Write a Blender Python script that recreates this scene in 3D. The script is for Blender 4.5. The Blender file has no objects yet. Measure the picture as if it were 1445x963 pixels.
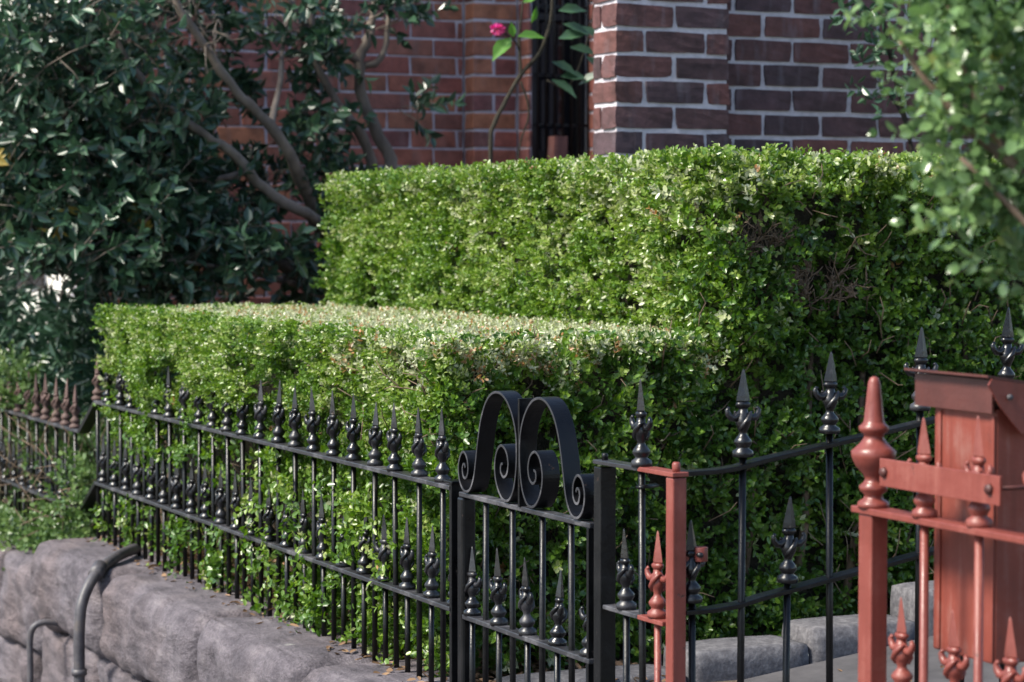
import bpy, bmesh, math, random
import numpy as np
from mathutils import Vector, Matrix
random.seed(7); RNG = np.random.default_rng(11)
SC = bpy.context.scene; COL = SC.collection
R = math.radians

# ------------------------------------------------------------------ camera, sky, sun, exposure
cam = bpy.data.cameras.new('camera'); cam.lens = 85; cam.sensor_width = 36; cam.clip_start = .05; cam.clip_end = 2000
cam.dof.use_dof = True; cam.dof.focus_distance = 5.6; cam.dof.aperture_fstop = 5.4; cam.dof.aperture_blades = 9
co = bpy.data.objects.new('camera', cam); COL.objects.link(co); SC.camera = co
co.location = (0, 0, 1.6); co.rotation_euler = (R(90 - 2.62), 0, R(-25))
SUN_EL, SUN_ROT = R(47), R(270)
w = bpy.data.worlds.new('World'); SC.world = w; w.use_nodes = True
sky = w.node_tree.nodes.new('ShaderNodeTexSky'); sky.sky_type = 'NISHITA'; sky.sun_disc = False
sky.sun_elevation = SUN_EL; sky.sun_rotation = SUN_ROT
bg = w.node_tree.nodes['Background']; bg.inputs[1].default_value = .08
w.node_tree.links.new(sky.outputs[0], bg.inputs[0])
sl = bpy.data.lights.new('sun', 'SUN'); sl.energy = 2.6; sl.angle = R(16); sl.color = (1, .94, .82)
so = bpy.data.objects.new('sun', sl); COL.objects.link(so)
sdir = Vector((math.sin(SUN_ROT) * math.cos(SUN_EL), math.cos(SUN_ROT) * math.cos(SUN_EL), math.sin(SUN_EL)))
so.rotation_euler = sdir.to_track_quat('Z', 'Y').to_euler(); so.location = sdir * 30
SC.view_settings.view_transform = 'Standard'; SC.view_settings.look = 'None'
SC.view_settings.exposure = 1.66; SC.view_settings.gamma = 1

# ------------------------------------------------------------------ materials
def newmat(name):
    m = bpy.data.materials.new(name); m.use_nodes = True
    nt = m.node_tree; p = nt.nodes['Principled BSDF']
    return m, nt, p
def nd(nt, t, **k):
    n = nt.nodes.new(t)
    for a, b in k.items():
        if a in n.inputs: n.inputs[a].default_value = b
        else: setattr(n, a, b)
    return n
def ramp(nt, stops):
    r = nt.nodes.new('ShaderNodeValToRGB'); e = r.color_ramp.elements
    while len(e) < len(stops): e.new(.5)
    for i, (p, c) in enumerate(stops): e[i].position = p; e[i].color = (*c, 1)
    return r
def noise_mat(name, stops, scale=8, detail=6, rough=.7, bump=.3, bscale=None, bdist=.003, spec=.5, objrand=0, stretch=(1, 1, 1), metal=0, rvar=0):
    m, nt, p = newmat(name); L = nt.links.new
    tc = nd(nt, 'ShaderNodeTexCoord'); mp = nd(nt, 'ShaderNodeMapping'); mp.inputs['Scale'].default_value = stretch
    src = tc.outputs['Object']
    if objrand:
        oi = nd(nt, 'ShaderNodeObjectInfo'); va = nd(nt, 'ShaderNodeVectorMath', operation='SCALE')
        cb = nd(nt, 'ShaderNodeCombineXYZ'); L(oi.outputs['Random'], cb.inputs[0]); L(oi.outputs['Random'], cb.inputs[1])
        L(cb.outputs[0], va.inputs[0]); va.inputs['Scale'].default_value = 37
        ad = nd(nt, 'ShaderNodeVectorMath', operation='ADD'); L(src, ad.inputs[0]); L(va.outputs[0], ad.inputs[1]); src = ad.outputs[0]
    L(src, mp.inputs[0])
    n = nd(nt, 'ShaderNodeTexNoise', Scale=scale, Detail=detail, Roughness=.62); L(mp.outputs[0], n.inputs['Vector'])
    fac = n.outputs[0]
    if objrand:
        mx = nd(nt, 'ShaderNodeMath', operation='MULTIPLY_ADD'); mx.inputs[1].default_value = objrand
        sb = nd(nt, 'ShaderNodeMath', operation='SUBTRACT'); L(oi.outputs['Random'], sb.inputs[0]); sb.inputs[1].default_value = .5
        L(sb.outputs[0], mx.inputs[0]); L(fac, mx.inputs[2]); fac = mx.outputs[0]
    r = ramp(nt, stops); L(fac, r.inputs[0]); L(r.outputs[0], p.inputs['Base Color'])
    p.inputs['Roughness'].default_value = rough; p.inputs['Specular IOR Level'].default_value = spec; p.inputs['Metallic'].default_value = metal
    n2 = nd(nt, 'ShaderNodeTexNoise', Scale=bscale or scale * 5, Detail=5, Roughness=.6); L(mp.outputs[0], n2.inputs['Vector'])
    if bump:
        b = nd(nt, 'ShaderNodeBump', Strength=bump, Distance=bdist); L(n2.outputs[0], b.inputs['Height']); L(b.outputs[0], p.inputs['Normal'])
    if rvar:
        mr = nd(nt, 'ShaderNodeMapRange'); mr.inputs['To Min'].default_value = rough - rvar; mr.inputs['To Max'].default_value = rough + rvar
        L(n2.outputs[0], mr.inputs[0]); L(mr.outputs[0], p.inputs['Roughness'])
    return m
def leaf_mat(name, stops, rough=.35, trans=.25, spec=.5):
    m, nt, p = newmat(name); L = nt.links.new
    at = nd(nt, 'ShaderNodeAttribute', attribute_name='tint'); r = ramp(nt, stops)
    tc = nd(nt, 'ShaderNodeTexCoord'); n = nd(nt, 'ShaderNodeTexNoise', Scale=60, Detail=2); L(tc.outputs['Object'], n.inputs['Vector'])
    ma = nd(nt, 'ShaderNodeMath', operation='MULTIPLY_ADD'); sb = nd(nt, 'ShaderNodeMath', operation='SUBTRACT'); L(n.outputs[0], sb.inputs[0]); sb.inputs[1].default_value = .5
    L(sb.outputs[0], ma.inputs[0]); ma.inputs[1].default_value = .18; L(at.outputs['Fac'], ma.inputs[2])
    L(ma.outputs[0], r.inputs[0]); L(r.outputs[0], p.inputs['Base Color'])
    p.inputs['Roughness'].default_value = rough; p.inputs['Specular IOR Level'].default_value = spec
    t = nd(nt, 'ShaderNodeBsdfTranslucent'); hs = nd(nt, 'ShaderNodeHueSaturation'); hs.inputs['Value'].default_value = 1.6; hs.inputs['Saturation'].default_value = 1.15
    L(r.outputs[0], hs.inputs['Color']); L(hs.outputs[0], t.inputs[0])
    mx = nd(nt, 'ShaderNodeMixShader'); mx.inputs[0].default_value = trans
    L(p.outputs[0], mx.inputs[1]); L(t.outputs[0], mx.inputs[2]); L(mx.outputs[0], nt.nodes['Material Output'].inputs[0])
    return m
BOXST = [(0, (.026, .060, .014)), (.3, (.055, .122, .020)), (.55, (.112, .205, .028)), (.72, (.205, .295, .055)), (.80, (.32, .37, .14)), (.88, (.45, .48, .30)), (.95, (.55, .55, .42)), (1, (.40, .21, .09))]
M = dict(
    box=leaf_mat('box_leaf', BOXST, .32, .26, .55),
    cam=leaf_mat('camellia_leaf', [(0, (.018, .038, .024)), (.5, (.031, .070, .042)), (.8, (.058, .120, .060)), (.95, (.10, .15, .05)), (1, (.30, .22, .05))], .30, .12, .6),
    shrub=leaf_mat('shrub_leaf', [(0, (.06, .11, .045)), (.5, (.13, .22, .08)), (.85, (.22, .32, .13)), (1, (.40, .38, .07))], .24, .25, .65),
    creep=leaf_mat('creeper_leaf', [(0, (.04, .08, .025)), (.5, (.085, .15, .045)), (.9, (.17, .24, .08)), (1, (.34, .34, .10))], .34, .25),
    bright=leaf_mat('young_leaf', [(0, (.05, .13, .03)), (.5, (.10, .24, .04)), (1, (.16, .34, .06))], .4, .35),
    twig=noise_mat('twig_bark', [(.3, (.10, .07, .045)), (.7, (.22, .15, .10))], 40, rough=.8),
    bark=noise_mat('camellia_bark', [(.3, (.075, .06, .05)), (.7, (.21, .17, .14))], 14, rough=.85, bump=.5, stretch=(1, 1, .4)),
    inner=noise_mat('dark_core_brown', [(.3, (.018, .016, .010)), (.7, (.05, .04, .025))], 30, rough=.9, bump=.8, bdist=.02),
    black=None, red=None,
    rust=noise_mat('rusty_red_paint', [(.3, (.06, .035, .03)), (.7, (.115, .066, .055))], 25, rough=.7),
    darkred=noise_mat('dark_red_tin', [(.3, (.06, .018, .015)), (.7, (.095, .028, .023))], 14, rough=.5),
    pipe=noise_mat('grey_pipe', [(.3, (.04, .038, .045)), (.55, (.075, .070, .078)), (.7, (.10, .085, .08))], 22, rough=.5, bump=.3),
    stone=None, mortar=noise_mat('pale_mortar', [(.3, (.40, .37, .40)), (.7, (.60, .56, .60))], 30, rough=.9, bump=.5, bdist=.004),
    soil=noise_mat('garden_soil', [(.3, (.05, .035, .025)), (.7, (.13, .09, .06))], 18, rough=.95, bump=.8, bdist=.01),
    conc=noise_mat('worn_concrete', [(.3, (.04, .038, .042)), (.7, (.085, .08, .085))], 9, rough=.85, bump=.4),
    asphalt=noise_mat('asphalt', [(.3, (.04, .04, .042)), (.7, (.07, .07, .07))], 40, rough=.9),
    dark=noise_mat('dark_window_paint', [(.3, (.010, .009, .011)), (.7, (.02, .018, .02))], 20, rough=.4, bump=.05),
    render=noise_mat('cream_render', [(.3, (.76, .72, .64)), (.7, (.84, .81, .74))], 3, rough=.9),
    timber=noise_mat('dark_timber', [(.3, (.035, .025, .022)), (.7, (.07, .05, .042))], 10, rough=.7),
    roof=noise_mat('terracotta_roof', [(.3, (.22, .08, .05)), (.7, (.32, .13, .08))], 8, rough=.8),
    litter=leaf_mat('dry_leaf', [(0, (.10, .06, .035)), (.5, (.24, .15, .09)), (1, (.36, .24, .13))], .8, .1, .2),
    petal=leaf_mat('pink_petal', [(0, (.55, .04, .12)), (1, (.65, .12, .38))], .5, .3),
)
def stone_mat():
    m, nt, p = newmat('sandstone'); L = nt.links.new
    tc = nd(nt, 'ShaderNodeTexCoord'); oi = nd(nt, 'ShaderNodeObjectInfo')
    sc_ = nd(nt, 'ShaderNodeMath', operation='MULTIPLY'); sc_.inputs[1].default_value = 40; L(oi.outputs['Random'], sc_.inputs[0])
    ad = nd(nt, 'ShaderNodeVectorMath', operation='ADD'); L(tc.outputs['Object'], ad.inputs[0]); L(sc_.outputs[0], ad.inputs[1])
    n = nd(nt, 'ShaderNodeTexNoise', Scale=7, Detail=9, Roughness=.68); L(ad.outputs[0], n.inputs['Vector'])
    mp = nd(nt, 'ShaderNodeMapping'); mp.inputs['Scale'].default_value = (8, 2.6, 11); mp.inputs['Rotation'].default_value = (.5, .15, .0); L(ad.outputs[0], mp.inputs[0])
    n3 = nd(nt, 'ShaderNodeTexNoise', Scale=2.2, Detail=7, Roughness=.66, Distortion=.25); L(mp.outputs[0], n3.inputs['Vector'])
    mx = nd(nt, 'ShaderNodeMix', data_type='FLOAT'); mx.inputs[0].default_value = .5; L(n.outputs[0], mx.inputs[2]); L(n3.outputs[0], mx.inputs[3])
    r = ramp(nt, [(.32, (.026, .023, .028)), (.43, (.076, .065, .077)), (.54, (.138, .120, .136)), (.68, (.235, .210, .222))]); L(mx.outputs[0], r.inputs[0])
    n4 = nd(nt, 'ShaderNodeTexNoise', Scale=2.3, Detail=3); L(ad.outputs[0], n4.inputs['Vector'])
    r4 = ramp(nt, [(.45, (0, 0, 0)), (.68, (1, 1, 1))]); L(n4.outputs[0], r4.inputs[0])
    m2 = nd(nt, 'ShaderNodeMix', data_type='RGBA'); L(r4.outputs[0], m2.inputs[0]); L(r.outputs[0], m2.inputs[6])
    r5 = ramp(nt, [(.36, (.05, .038, .042)), (.66, (.168, .132, .136))]); L(n3.outputs[0], r5.inputs[0]); L(r5.outputs[0], m2.inputs[7])
    n6 = nd(nt, 'ShaderNodeTexNoise', Scale=150, Detail=4, Roughness=.75); L(ad.outputs[0], n6.inputs['Vector'])
    mr = nd(nt, 'ShaderNodeMapRange'); mr.inputs['From Min'].default_value = .3; mr.inputs['From Max'].default_value = .7; mr.inputs['To Min'].default_value = .6; mr.inputs['To Max'].default_value = 1.4; L(n6.outputs[0], mr.inputs[0])
    hs = nd(nt, 'ShaderNodeHueSaturation'); L(mr.outputs[0], hs.inputs['Value']); L(m2.outputs[2], hs.inputs['Color'])
    n7 = nd(nt, 'ShaderNodeTexNoise', Scale=6.5, Detail=6, Roughness=.7); L(ad.outputs[0], n7.inputs['Vector']); r7 = ramp(nt, [(.66, (0, 0, 0)), (.71, (.7, .7, .7))]); L(n7.outputs[0], r7.inputs[0])
    m3 = nd(nt, 'ShaderNodeMix', data_type='RGBA'); L(r7.outputs[0], m3.inputs[0]); L(hs.outputs[0], m3.inputs[6]); m3.inputs[7].default_value = (.30, .29, .27, 1)
    L(m3.outputs[2], p.inputs['Base Color']); p.inputs['Roughness'].default_value = .85
    n2 = nd(nt, 'ShaderNodeTexNoise', Scale=55, Detail=7, Roughness=.7); L(ad.outputs[0], n2.inputs['Vector'])
    b = nd(nt, 'ShaderNodeBump', Strength=1.0, Distance=.012); L(n2.outputs[0], b.inputs['Height'])
    b2 = nd(nt, 'ShaderNodeBump', Strength=.8, Distance=.014); L(n3.outputs[0], b2.inputs['Height']); L(b.outputs[0], b2.inputs['Normal']); L(b2.outputs[0], p.inputs['Normal'])
    return m
M['stone'] = stone_mat()
def paint(name, base, worn, chip, rough, spec, streak=0):
    """Old brushed enamel: uneven film, dust on it and a few chips down to rust."""
    m, nt, p = newmat(name); L = nt.links.new
    tc = nd(nt, 'ShaderNodeTexCoord'); oi = nd(nt, 'ShaderNodeObjectInfo'); ge = nd(nt, 'ShaderNodeNewGeometry')
    src = ge.outputs['Position']
    n = nd(nt, 'ShaderNodeTexNoise', Scale=9, Detail=8, Roughness=.7); L(src, n.inputs['Vector'])
    mp = nd(nt, 'ShaderNodeMapping'); mp.inputs['Scale'].default_value = (70, 70, 5); L(src, mp.inputs[0])
    ns = nd(nt, 'ShaderNodeTexNoise', Scale=1, Detail=4); L(mp.outputs[0], ns.inputs['Vector'])
    mx = nd(nt, 'ShaderNodeMix', data_type='FLOAT'); mx.inputs[0].default_value = streak; L(n.outputs[0], mx.inputs[2]); L(ns.outputs[0], mx.inputs[3])
    r = ramp(nt, [(.36, tuple(c * .78 for c in base)), (.52, base), (.66, worn)]); L(mx.outputs[0], r.inputs[0])
    nc = nd(nt, 'ShaderNodeTexNoise', Scale=38, Detail=6, Roughness=.7); L(src, nc.inputs['Vector'])
    rc = ramp(nt, [(.655, (0, 0, 0)), (.69, (1, 1, 1))]); L(nc.outputs[0], rc.inputs[0])
    m2 = nd(nt, 'ShaderNodeMix', data_type='RGBA'); L(rc.outputs[0], m2.inputs[0]); L(r.outputs[0], m2.inputs[6]); m2.inputs[7].default_value = (*chip, 1)
    L(m2.outputs[2], p.inputs['Base Color']); p.inputs['Specular IOR Level'].default_value = spec
    mr = nd(nt, 'ShaderNodeMapRange'); mr.inputs['From Min'].default_value = .3; mr.inputs['From Max'].default_value = .7; mr.inputs['To Min'].default_value = rough - .1; mr.inputs['To Max'].default_value = rough + .18
    L(n.outputs[0], mr.inputs[0]); L(mr.outputs[0], p.inputs['Roughness'])
    nb = nd(nt, 'ShaderNodeTexNoise', Scale=120, Detail=4, Roughness=.6); L(src, nb.inputs['Vector'])
    nb2 = nd(nt, 'ShaderNodeTexNoise', Scale=26, Detail=3); L(src, nb2.inputs['Vector'])
    b = nd(nt, 'ShaderNodeBump', Strength=.35, Distance=.0016); L(nb.outputs[0], b.inputs['Height'])
    b2 = nd(nt, 'ShaderNodeBump', Strength=.35, Distance=.003); L(nb2.outputs[0], b2.inputs['Height']); L(b.outputs[0], b2.inputs['Normal'])
    b3 = nd(nt, 'ShaderNodeBump', Strength=.5, Distance=-.001); L(rc.outputs[0], b3.inputs['Height']); L(b2.outputs[0], b3.inputs['Normal']); L(b3.outputs[0], p.inputs['Normal'])
    return m
M['black'] = paint('black_enamel', (.0022, .0022, .003), (.0075, .007, .0078), (.035, .017, .011), .33, .36)
M['rail'] = paint('lit_black_enamel', (.026, .026, .031), (.10, .097, .106), (.03, .016, .011), .36, .5)  # paler black: sky reflection on the rail tops painted into the colour
M['tin'] = paint('weathered_red_tin', (.20, .046, .032), (.235, .10, .082), (.075, .026, .020), .45, .45, .45)
M['red'] = paint('oxide_red_paint', (.19, .044, .033), (.235, .072, .055), (.075, .026, .020), .40, .5, .35)
def brick_mat(name, cols, streak):
    m, nt, p = newmat(name); L = nt.links.new
    oi = nd(nt, 'ShaderNodeObjectInfo'); tc = nd(nt, 'ShaderNodeTexCoord')
    sc_ = nd(nt, 'ShaderNodeMath', operation='MULTIPLY'); sc_.inputs[1].default_value = 53; L(oi.outputs['Random'], sc_.inputs[0])
    ad = nd(nt, 'ShaderNodeVectorMath', operation='ADD'); L(tc.outputs['Object'], ad.inputs[0]); L(sc_.outputs[0], ad.inputs[1])
    r = ramp(nt, [(i / (len(cols) - 1), c) for i, c in enumerate(cols)]); L(oi.outputs['Random'], r.inputs[0])
    n = nd(nt, 'ShaderNodeTexNoise', Scale=14, Detail=7, Roughness=.65); L(ad.outputs[0], n.inputs['Vector'])
    mp = nd(nt, 'ShaderNodeMapping'); mp.inputs['Scale'].default_value = (22, 6, 4); L(ad.outputs[0], mp.inputs[0])
    n2 = nd(nt, 'ShaderNodeTexNoise', Scale=1, Detail=4); L(mp.outputs[0], n2.inputs['Vector'])
    hs = nd(nt, 'ShaderNodeHueSaturation'); L(r.outputs[0], hs.inputs['Color'])
    mr = nd(nt, 'ShaderNodeMapRange'); mr.inputs['From Min'].default_value = .3; mr.inputs['From Max'].default_value = .7; mr.inputs['To Min'].default_value = .55; mr.inputs['To Max'].default_value = 1.45
    L(n.outputs[0], mr.inputs[0]); L(mr.outputs[0], hs.inputs['Value'])
    mx = nd(nt, 'ShaderNodeMix', data_type='RGBA'); L(hs.outputs[0], mx.inputs[6]); mx.inputs[7].default_value = (*streak, 1)
    r2 = ramp(nt, [(.55, (0, 0, 0)), (.78, (.5, .5, .5))]); L(n2.outputs[0], r2.inputs[0]); L(r2.outputs[0], mx.inputs[0])
    L(mx.outputs[2], p.inputs['Base Color']); p.inputs['Roughness'].default_value = .8
    n3 = nd(nt, 'ShaderNodeTexNoise', Scale=70, Detail=5); L(ad.outputs[0], n3.inputs['Vector'])
    b = nd(nt, 'ShaderNodeBump', Strength=.5, Distance=.004); L(n3.outputs[0], b.inputs['Height']); L(b.outputs[0], p.inputs['Normal'])
    return m
M['brick_red'] = brick_mat('red_brick', [(.15, .062, .054), (.29, .098, .062), (.21, .072, .056), (.34, .135, .070), (.16, .060, .056), (.26, .080, .058)], (.24, .17, .155))
M['brick_dark'] = brick_mat('dark_brick', [(.046, .030, .036), (.105, .039, .035), (.066, .033, .035), (.125, .047, .039), (.050, .032, .040), (.095, .037, .035)], (.19, .165, .19))

# ------------------------------------------------------------------ mesh helpers
class MB:
    def __init__(s): s.v = []; s.f = []; s.smooth = []
    def add(s, vs, fs, smooth=False):
        o = len(s.v); s.v += [tuple(v) for v in vs]; s.f += [tuple(i + o for i in f) for f in fs]; s.smooth += [smooth] * len(fs)
    def box(s, x0, x1, y0, y1, z0, z1):
        s.add([(x, y, z) for x in (x0, x1) for y in (y0, y1) for z in (z0, z1)],
              [(0, 1, 3, 2), (4, 6, 7, 5), (0, 4, 5, 1), (2, 3, 7, 6), (0, 2, 6, 4), (1, 5, 7, 3)])
    def beam(s, a, b, sx, sy):          # box from a to b; sx, sy are the full cross-section vectors
        a, b, sx, sy = map(Vector, (a, b, sx, sy)); vs = []
        for p in (a, b):
            for i, j in ((-.5, -.5), (.5, -.5), (.5, .5), (-.5, .5)): vs.append(p + sx * i + sy * j)
        s.add(vs, [(3, 2, 1, 0), (4, 5, 6, 7), (0, 1, 5, 4), (1, 2, 6, 5), (2, 3, 7, 6), (3, 0, 4, 7)])
    def tube(s, pts, rad, n=8, caps=True, flat=None):
        pts = [Vector(p) for p in pts]; m = len(pts)
        if not hasattr(rad, '__len__'): rad = [rad] * m
        vs = []; u = None
        for i, p in enumerate(pts):
            t = (pts[min(i + 1, m - 1)] - pts[max(i - 1, 0)]).normalized()
            if u is None: u = t.orthogonal().normalized()
            u = (u - t * u.dot(t)).normalized(); v = t.cross(u)
            for k in range(n):
                a = 2 * math.pi * k / n; d = (u * math.cos(a) + v * math.sin(a)) * rad[i]
                if flat: d = Vector((d.x * flat[0], d.y * flat[1], d.z * flat[2]))
                vs.append(p + d)
        fs = [(i * n + k, i * n + (k + 1) % n, (i + 1) * n + (k + 1) % n, (i + 1) * n + k) for i in range(m - 1) for k in range(n)]
        if caps: fs += [tuple(range(n - 1, -1, -1)), tuple((m - 1) * n + k for k in range(n))]
        s.add(vs, fs, True)
    def lathe(s, prof, n=12, c=(0, 0, 0), smooth=True):
        vs = [(c[0] + r * math.cos(2 * math.pi * k / n), c[1] + r * math.sin(2 * math.pi * k / n), c[2] + z) for r, z in prof for k in range(n)]
        m = len(prof)
        fs = [(i * n + k, i * n + (k + 1) % n, (i + 1) * n + (k + 1) % n, (i + 1) * n + k) for i in range(m - 1) for k in range(n)]
        fs += [tuple(range(n - 1, -1, -1)), tuple((m - 1) * n + k for k in range(n))]
        s.add(vs, fs, smooth)
    def strap(s, pts, t, x0, x1):       # flat strap following pts (y,z) with thickness t, from x0 to x1
        n = len(pts); P = [Vector((0, a, b)) for a, b in pts]; L = []; Rr = []
        for i in range(n):
            d = (P[min(i + 1, n - 1)] - P[max(i - 1, 0)]).normalized(); nn = Vector((0, -d.z, d.y))
            L.append(P[i] + nn * t / 2); Rr.append(P[i] - nn * t / 2)
        vs = []
        for i in range(n):
            for q, x in ((L[i], x0), (Rr[i], x0), (Rr[i], x1), (L[i], x1)): vs.append((x, q.y, q.z))
        fs = [(4 * i + k, 4 * i + (k + 1) % 4, 4 * i + 4 + (k + 1) % 4, 4 * i + 4 + k) for i in range(n - 1) for k in range(4)]
        fs += [(3, 2, 1, 0), tuple(4 * (n - 1) + k for k in range(4))]
        s.add(vs, fs)
    def mesh(s, name, mat):
        me = bpy.data.meshes.new(name); me.from_pydata(s.v, [], s.f); me.update()
        me.polygons.foreach_set('use_smooth', s.smooth); me.materials.append(mat)
        bm = bmesh.new(); bm.from_mesh(me); bmesh.ops.recalc_face_normals(bm, faces=bm.faces); bm.to_mesh(me); bm.free()
        return me
    def build(s, name, mat, parent=None, bevel=0, **k):
        return put(name, s.mesh(name, mat), parent, bevel=bevel, **k)
def put(name, me, parent=None, loc=(0, 0, 0), rz=0, bevel=0, matrix=None):
    o = bpy.data.objects.new(name, me); COL.objects.link(o)
    if parent: o.parent = parent
    o.location = loc; o.rotation_euler = (0, 0, rz)
    if matrix is not None: o.matrix_local = matrix
    if bevel:
        b = o.modifiers.new('bevel', 'BEVEL'); b.width = bevel; b.segments = 2; b.limit_method = 'ANGLE'; b.angle_limit = R(40)
    return o
def tag(o, label, cat, group=None):
    o['label'] = label; o['category'] = cat
    if group: o['group'] = group
    return o
def thing(name, label, cat, loc=(0, 0, 0), rz=0, group=None):
    o = bpy.data.objects.new(name, None); COL.objects.link(o); o.location = loc; o.rotation_euler = (0, 0, rz); o.empty_display_size = .1
    return tag(o, label, cat, group)
def kind(o, k): o['kind'] = k; return o

# numpy value noise
_H = RNG.random((64, 64, 64)).astype(np.float32)
def vn(p, f):
    q = np.asarray(p) * f; i = np.floor(q).astype(int); t = q - i; t = t * t * (3 - 2 * t); r = 0
    for dx in (0, 1):
        for dy in (0, 1):
            for dz in (0, 1):
                wgt = (t[:, 0] if dx else 1 - t[:, 0]) * (t[:, 1] if dy else 1 - t[:, 1]) * (t[:, 2] if dz else 1 - t[:, 2])
                r = r + wgt * _H[(i[:, 0] + dx) & 63, (i[:, 1] + dy) & 63, (i[:, 2] + dz) & 63]
    return r
def nrm(a): return a / np.maximum(np.linalg.norm(a, axis=-1, keepdims=True), 1e-9)

# ------------------------------------------------------------------ foliage
T6 = np.array([(0, 0, 0), (.36, .5, .07), (.76, .40, .06), (1, 0, -.05), (.76, -.40, .06), (.36, -.5, .07)]); F6 = [(0, 3, 2, 1), (0, 5, 4, 3)]
T10 = np.array([(0, 0, 0), (.12, .16, .02), (.38, .49, .08), (.68, .40, .05), (.88, .17, -.04), (1.06, 0, -.12), (.88, -.17, -.04), (.68, -.40, .05), (.38, -.49, .08), (.12, -.16, .02)])
F10 = [(0, 5, 4, 3, 2, 1), (0, 9, 8, 7, 6, 5)]
class Leaves:
    def __init__(s): s.P = []; s.D = []; s.N = []; s.L = []; s.W = []; s.T = []
    def add(s, P, D, N, L, W, T):
        for a, b in zip((s.P, s.D, s.N, s.L, s.W, s.T), (P, D, N, L, W, T)): a.append(np.asarray(b, float))
    def cat(s): return [np.concatenate(a) for a in (s.P, s.D, s.N, s.L, s.W, s.T)]
def leaf_mesh(name, arr, mat, big=False):
    P, D, N, L, W, T = arr; T_, F_ = (T10, F10) if big else (T6, F6)
    D = nrm(D); S = nrm(np.cross(N, D)); N = np.cross(D, S); k = len(T_); n = len(P)
    V = (P[:, None] + D[:, None] * (T_[None, :, 0, None] * L[:, None, None]) + S[:, None] * (T_[None, :, 1, None] * W[:, None, None]) + N[:, None] * (T_[None, :, 2, None] * L[:, None, None]))
    fl = len(F_[0]); nf = len(F_)
    idx = (np.arange(n)[:, None, None] * k + np.array(F_)[None]).reshape(-1)
    me = bpy.data.meshes.new(name); me.vertices.add(n * k); me.vertices.foreach_set('co', V.reshape(-1).astype(np.float32))
    me.loops.add(len(idx)); me.loops.foreach_set('vertex_index', idx.astype(np.int32))
    me.polygons.add(n * nf); me.polygons.foreach_set('loop_start', (np.arange(n * nf) * fl).astype(np.int32))
    me.update(calc_edges=True)
    a = me.attributes.new('tint', 'FLOAT', 'POINT'); a.data.foreach_set('value', np.repeat(T, k).astype(np.float32))
    me.materials.append(mat); me.validate()
    return me
def foliage(root, leaves, mat, big=False, singles=300, focus=None, name='foliage'):
    """The leaves that show largest become parts of their own; the rest is one joined part."""
    arr = leaves.cat(); n = len(arr[0])
    sel = np.zeros(n, bool)
    if singles and focus is not None:
        sc = focus(arr); sel[np.argsort(sc)[:singles]] = True
        prot = [leaf_mesh('leaf', [np.zeros((1, 3)), np.array([[1., 0, 0]]), np.array([[0, 0, 1.]]), np.ones(1), np.array([rw]), np.array([t])], mat, big)
                for rw in (.55,) for t in (.15, .3, .42, .52, .62, .75)]
        tv = np.array((.15, .3, .42, .52, .62, .75))
        for i in np.where(sel)[0]:
            P, D, N, L, W, T = [a[i] for a in arr]
            D = Vector(D).normalized(); S = Vector(N).cross(D).normalized(); N = D.cross(S); L = float(L); sw = float(W) / .55
            m = Matrix(((D.x * L, S.x * sw, N.x * L, P[0]), (D.y * L, S.y * sw, N.y * L, P[1]), (D.z * L, S.z * sw, N.z * L, P[2]), (0, 0, 0, 1)))
            put('leaf', prot[int(np.argmin(abs(tv - T)))], root, matrix=Matrix.Translation(-root.location) @ m)
    rest = [a[~sel] for a in arr]; rest[0] = rest[0] - np.array(root.location)
    return kind(put(name, leaf_mesh(name, rest, mat, big), root), 'stuff')
def sprigs(out, B, A, K, length, L, W, tint, spread=.85, keep=None, tipsmall=True, alt=False, jit=.25):
    """Leafy sprigs: opposite pairs of leaves turning about each axis A from base B."""
    n = len(B); A = nrm(A); ref = nrm(RNG.normal(size=(n, 3))); u = nrm(np.cross(A, ref)); v = np.cross(A, u)
    for k in range(K):
        f = (k + .4) / K; P = B + A * (length * f)[:, None]; ang = k * math.pi / 2 + RNG.normal(0, .3, n)
        if alt: ang = k * 2.4 + RNG.normal(0, .4, n)
        sd = u * np.cos(ang)[:, None] + v * np.sin(ang)[:, None]
        for sgn in ((1,) if alt else (1, -1)):
            up = .45 + .9 * f
            D = nrm(A * up + sd * sgn * spread + RNG.normal(0, jit, (n, 3))); N = nrm(A * 1.0 - sd * sgn * .5 + RNG.normal(0, jit, (n, 3)))
            s_ = RNG.uniform(.75, 1.15, n) * (1.0 - (.35 * f * f if tipsmall else 0))
            T = np.where(tint > .985, tint, np.minimum(tint + .16 * f * f + RNG.normal(0, .05, n), .90))
            LL = L * s_; WW = W * s_ * RNG.uniform(.85, 1.15, n)
            m = np.ones(n, bool) if keep is None else keep(P + D * LL[:, None])
            out.add(P[m], D[m], N[m], LL[m], WW[m], np.clip(T[m], 0, 1))

# ------------------------------------------------------------------ ground, paths, road
def sheet(name, x0, x1, y0, y1, z, mat, nx=1, ny=1, zf=None, thick=0):
    mb = MB(); xs = np.linspace(x0, x1, nx + 1); ys = np.linspace(y0, y1, ny + 1)
    zf = zf or (lambda x, y: z)
    vs = [(x, y, zf(x, y)) for x in xs for y in ys]; q = ny + 1
    fs = [(i * q + j, (i + 1) * q + j, (i + 1) * q + j + 1, i * q + j + 1) for i in range(nx) for j in range(ny)]
    mb.add(vs, fs); o = mb.build(name, mat); return kind(o, 'structure')
sheet('ground', -900, 900, -900, 900, -.55, M['soil'])
sheet('road', -9.0, -.85, -60, 120, -.50, M['asphalt'])
mb = MB(); mb.box(-.70, 2.16, -20, 60, -.52, -.36); kind(mb.build('pavement', M['conc']), 'structure')
mb = MB(); mb.box(-.85, -.702, -20, 60, -.52, -.352); kind(mb.build('kerb', M['stone']), 'structure')
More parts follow.
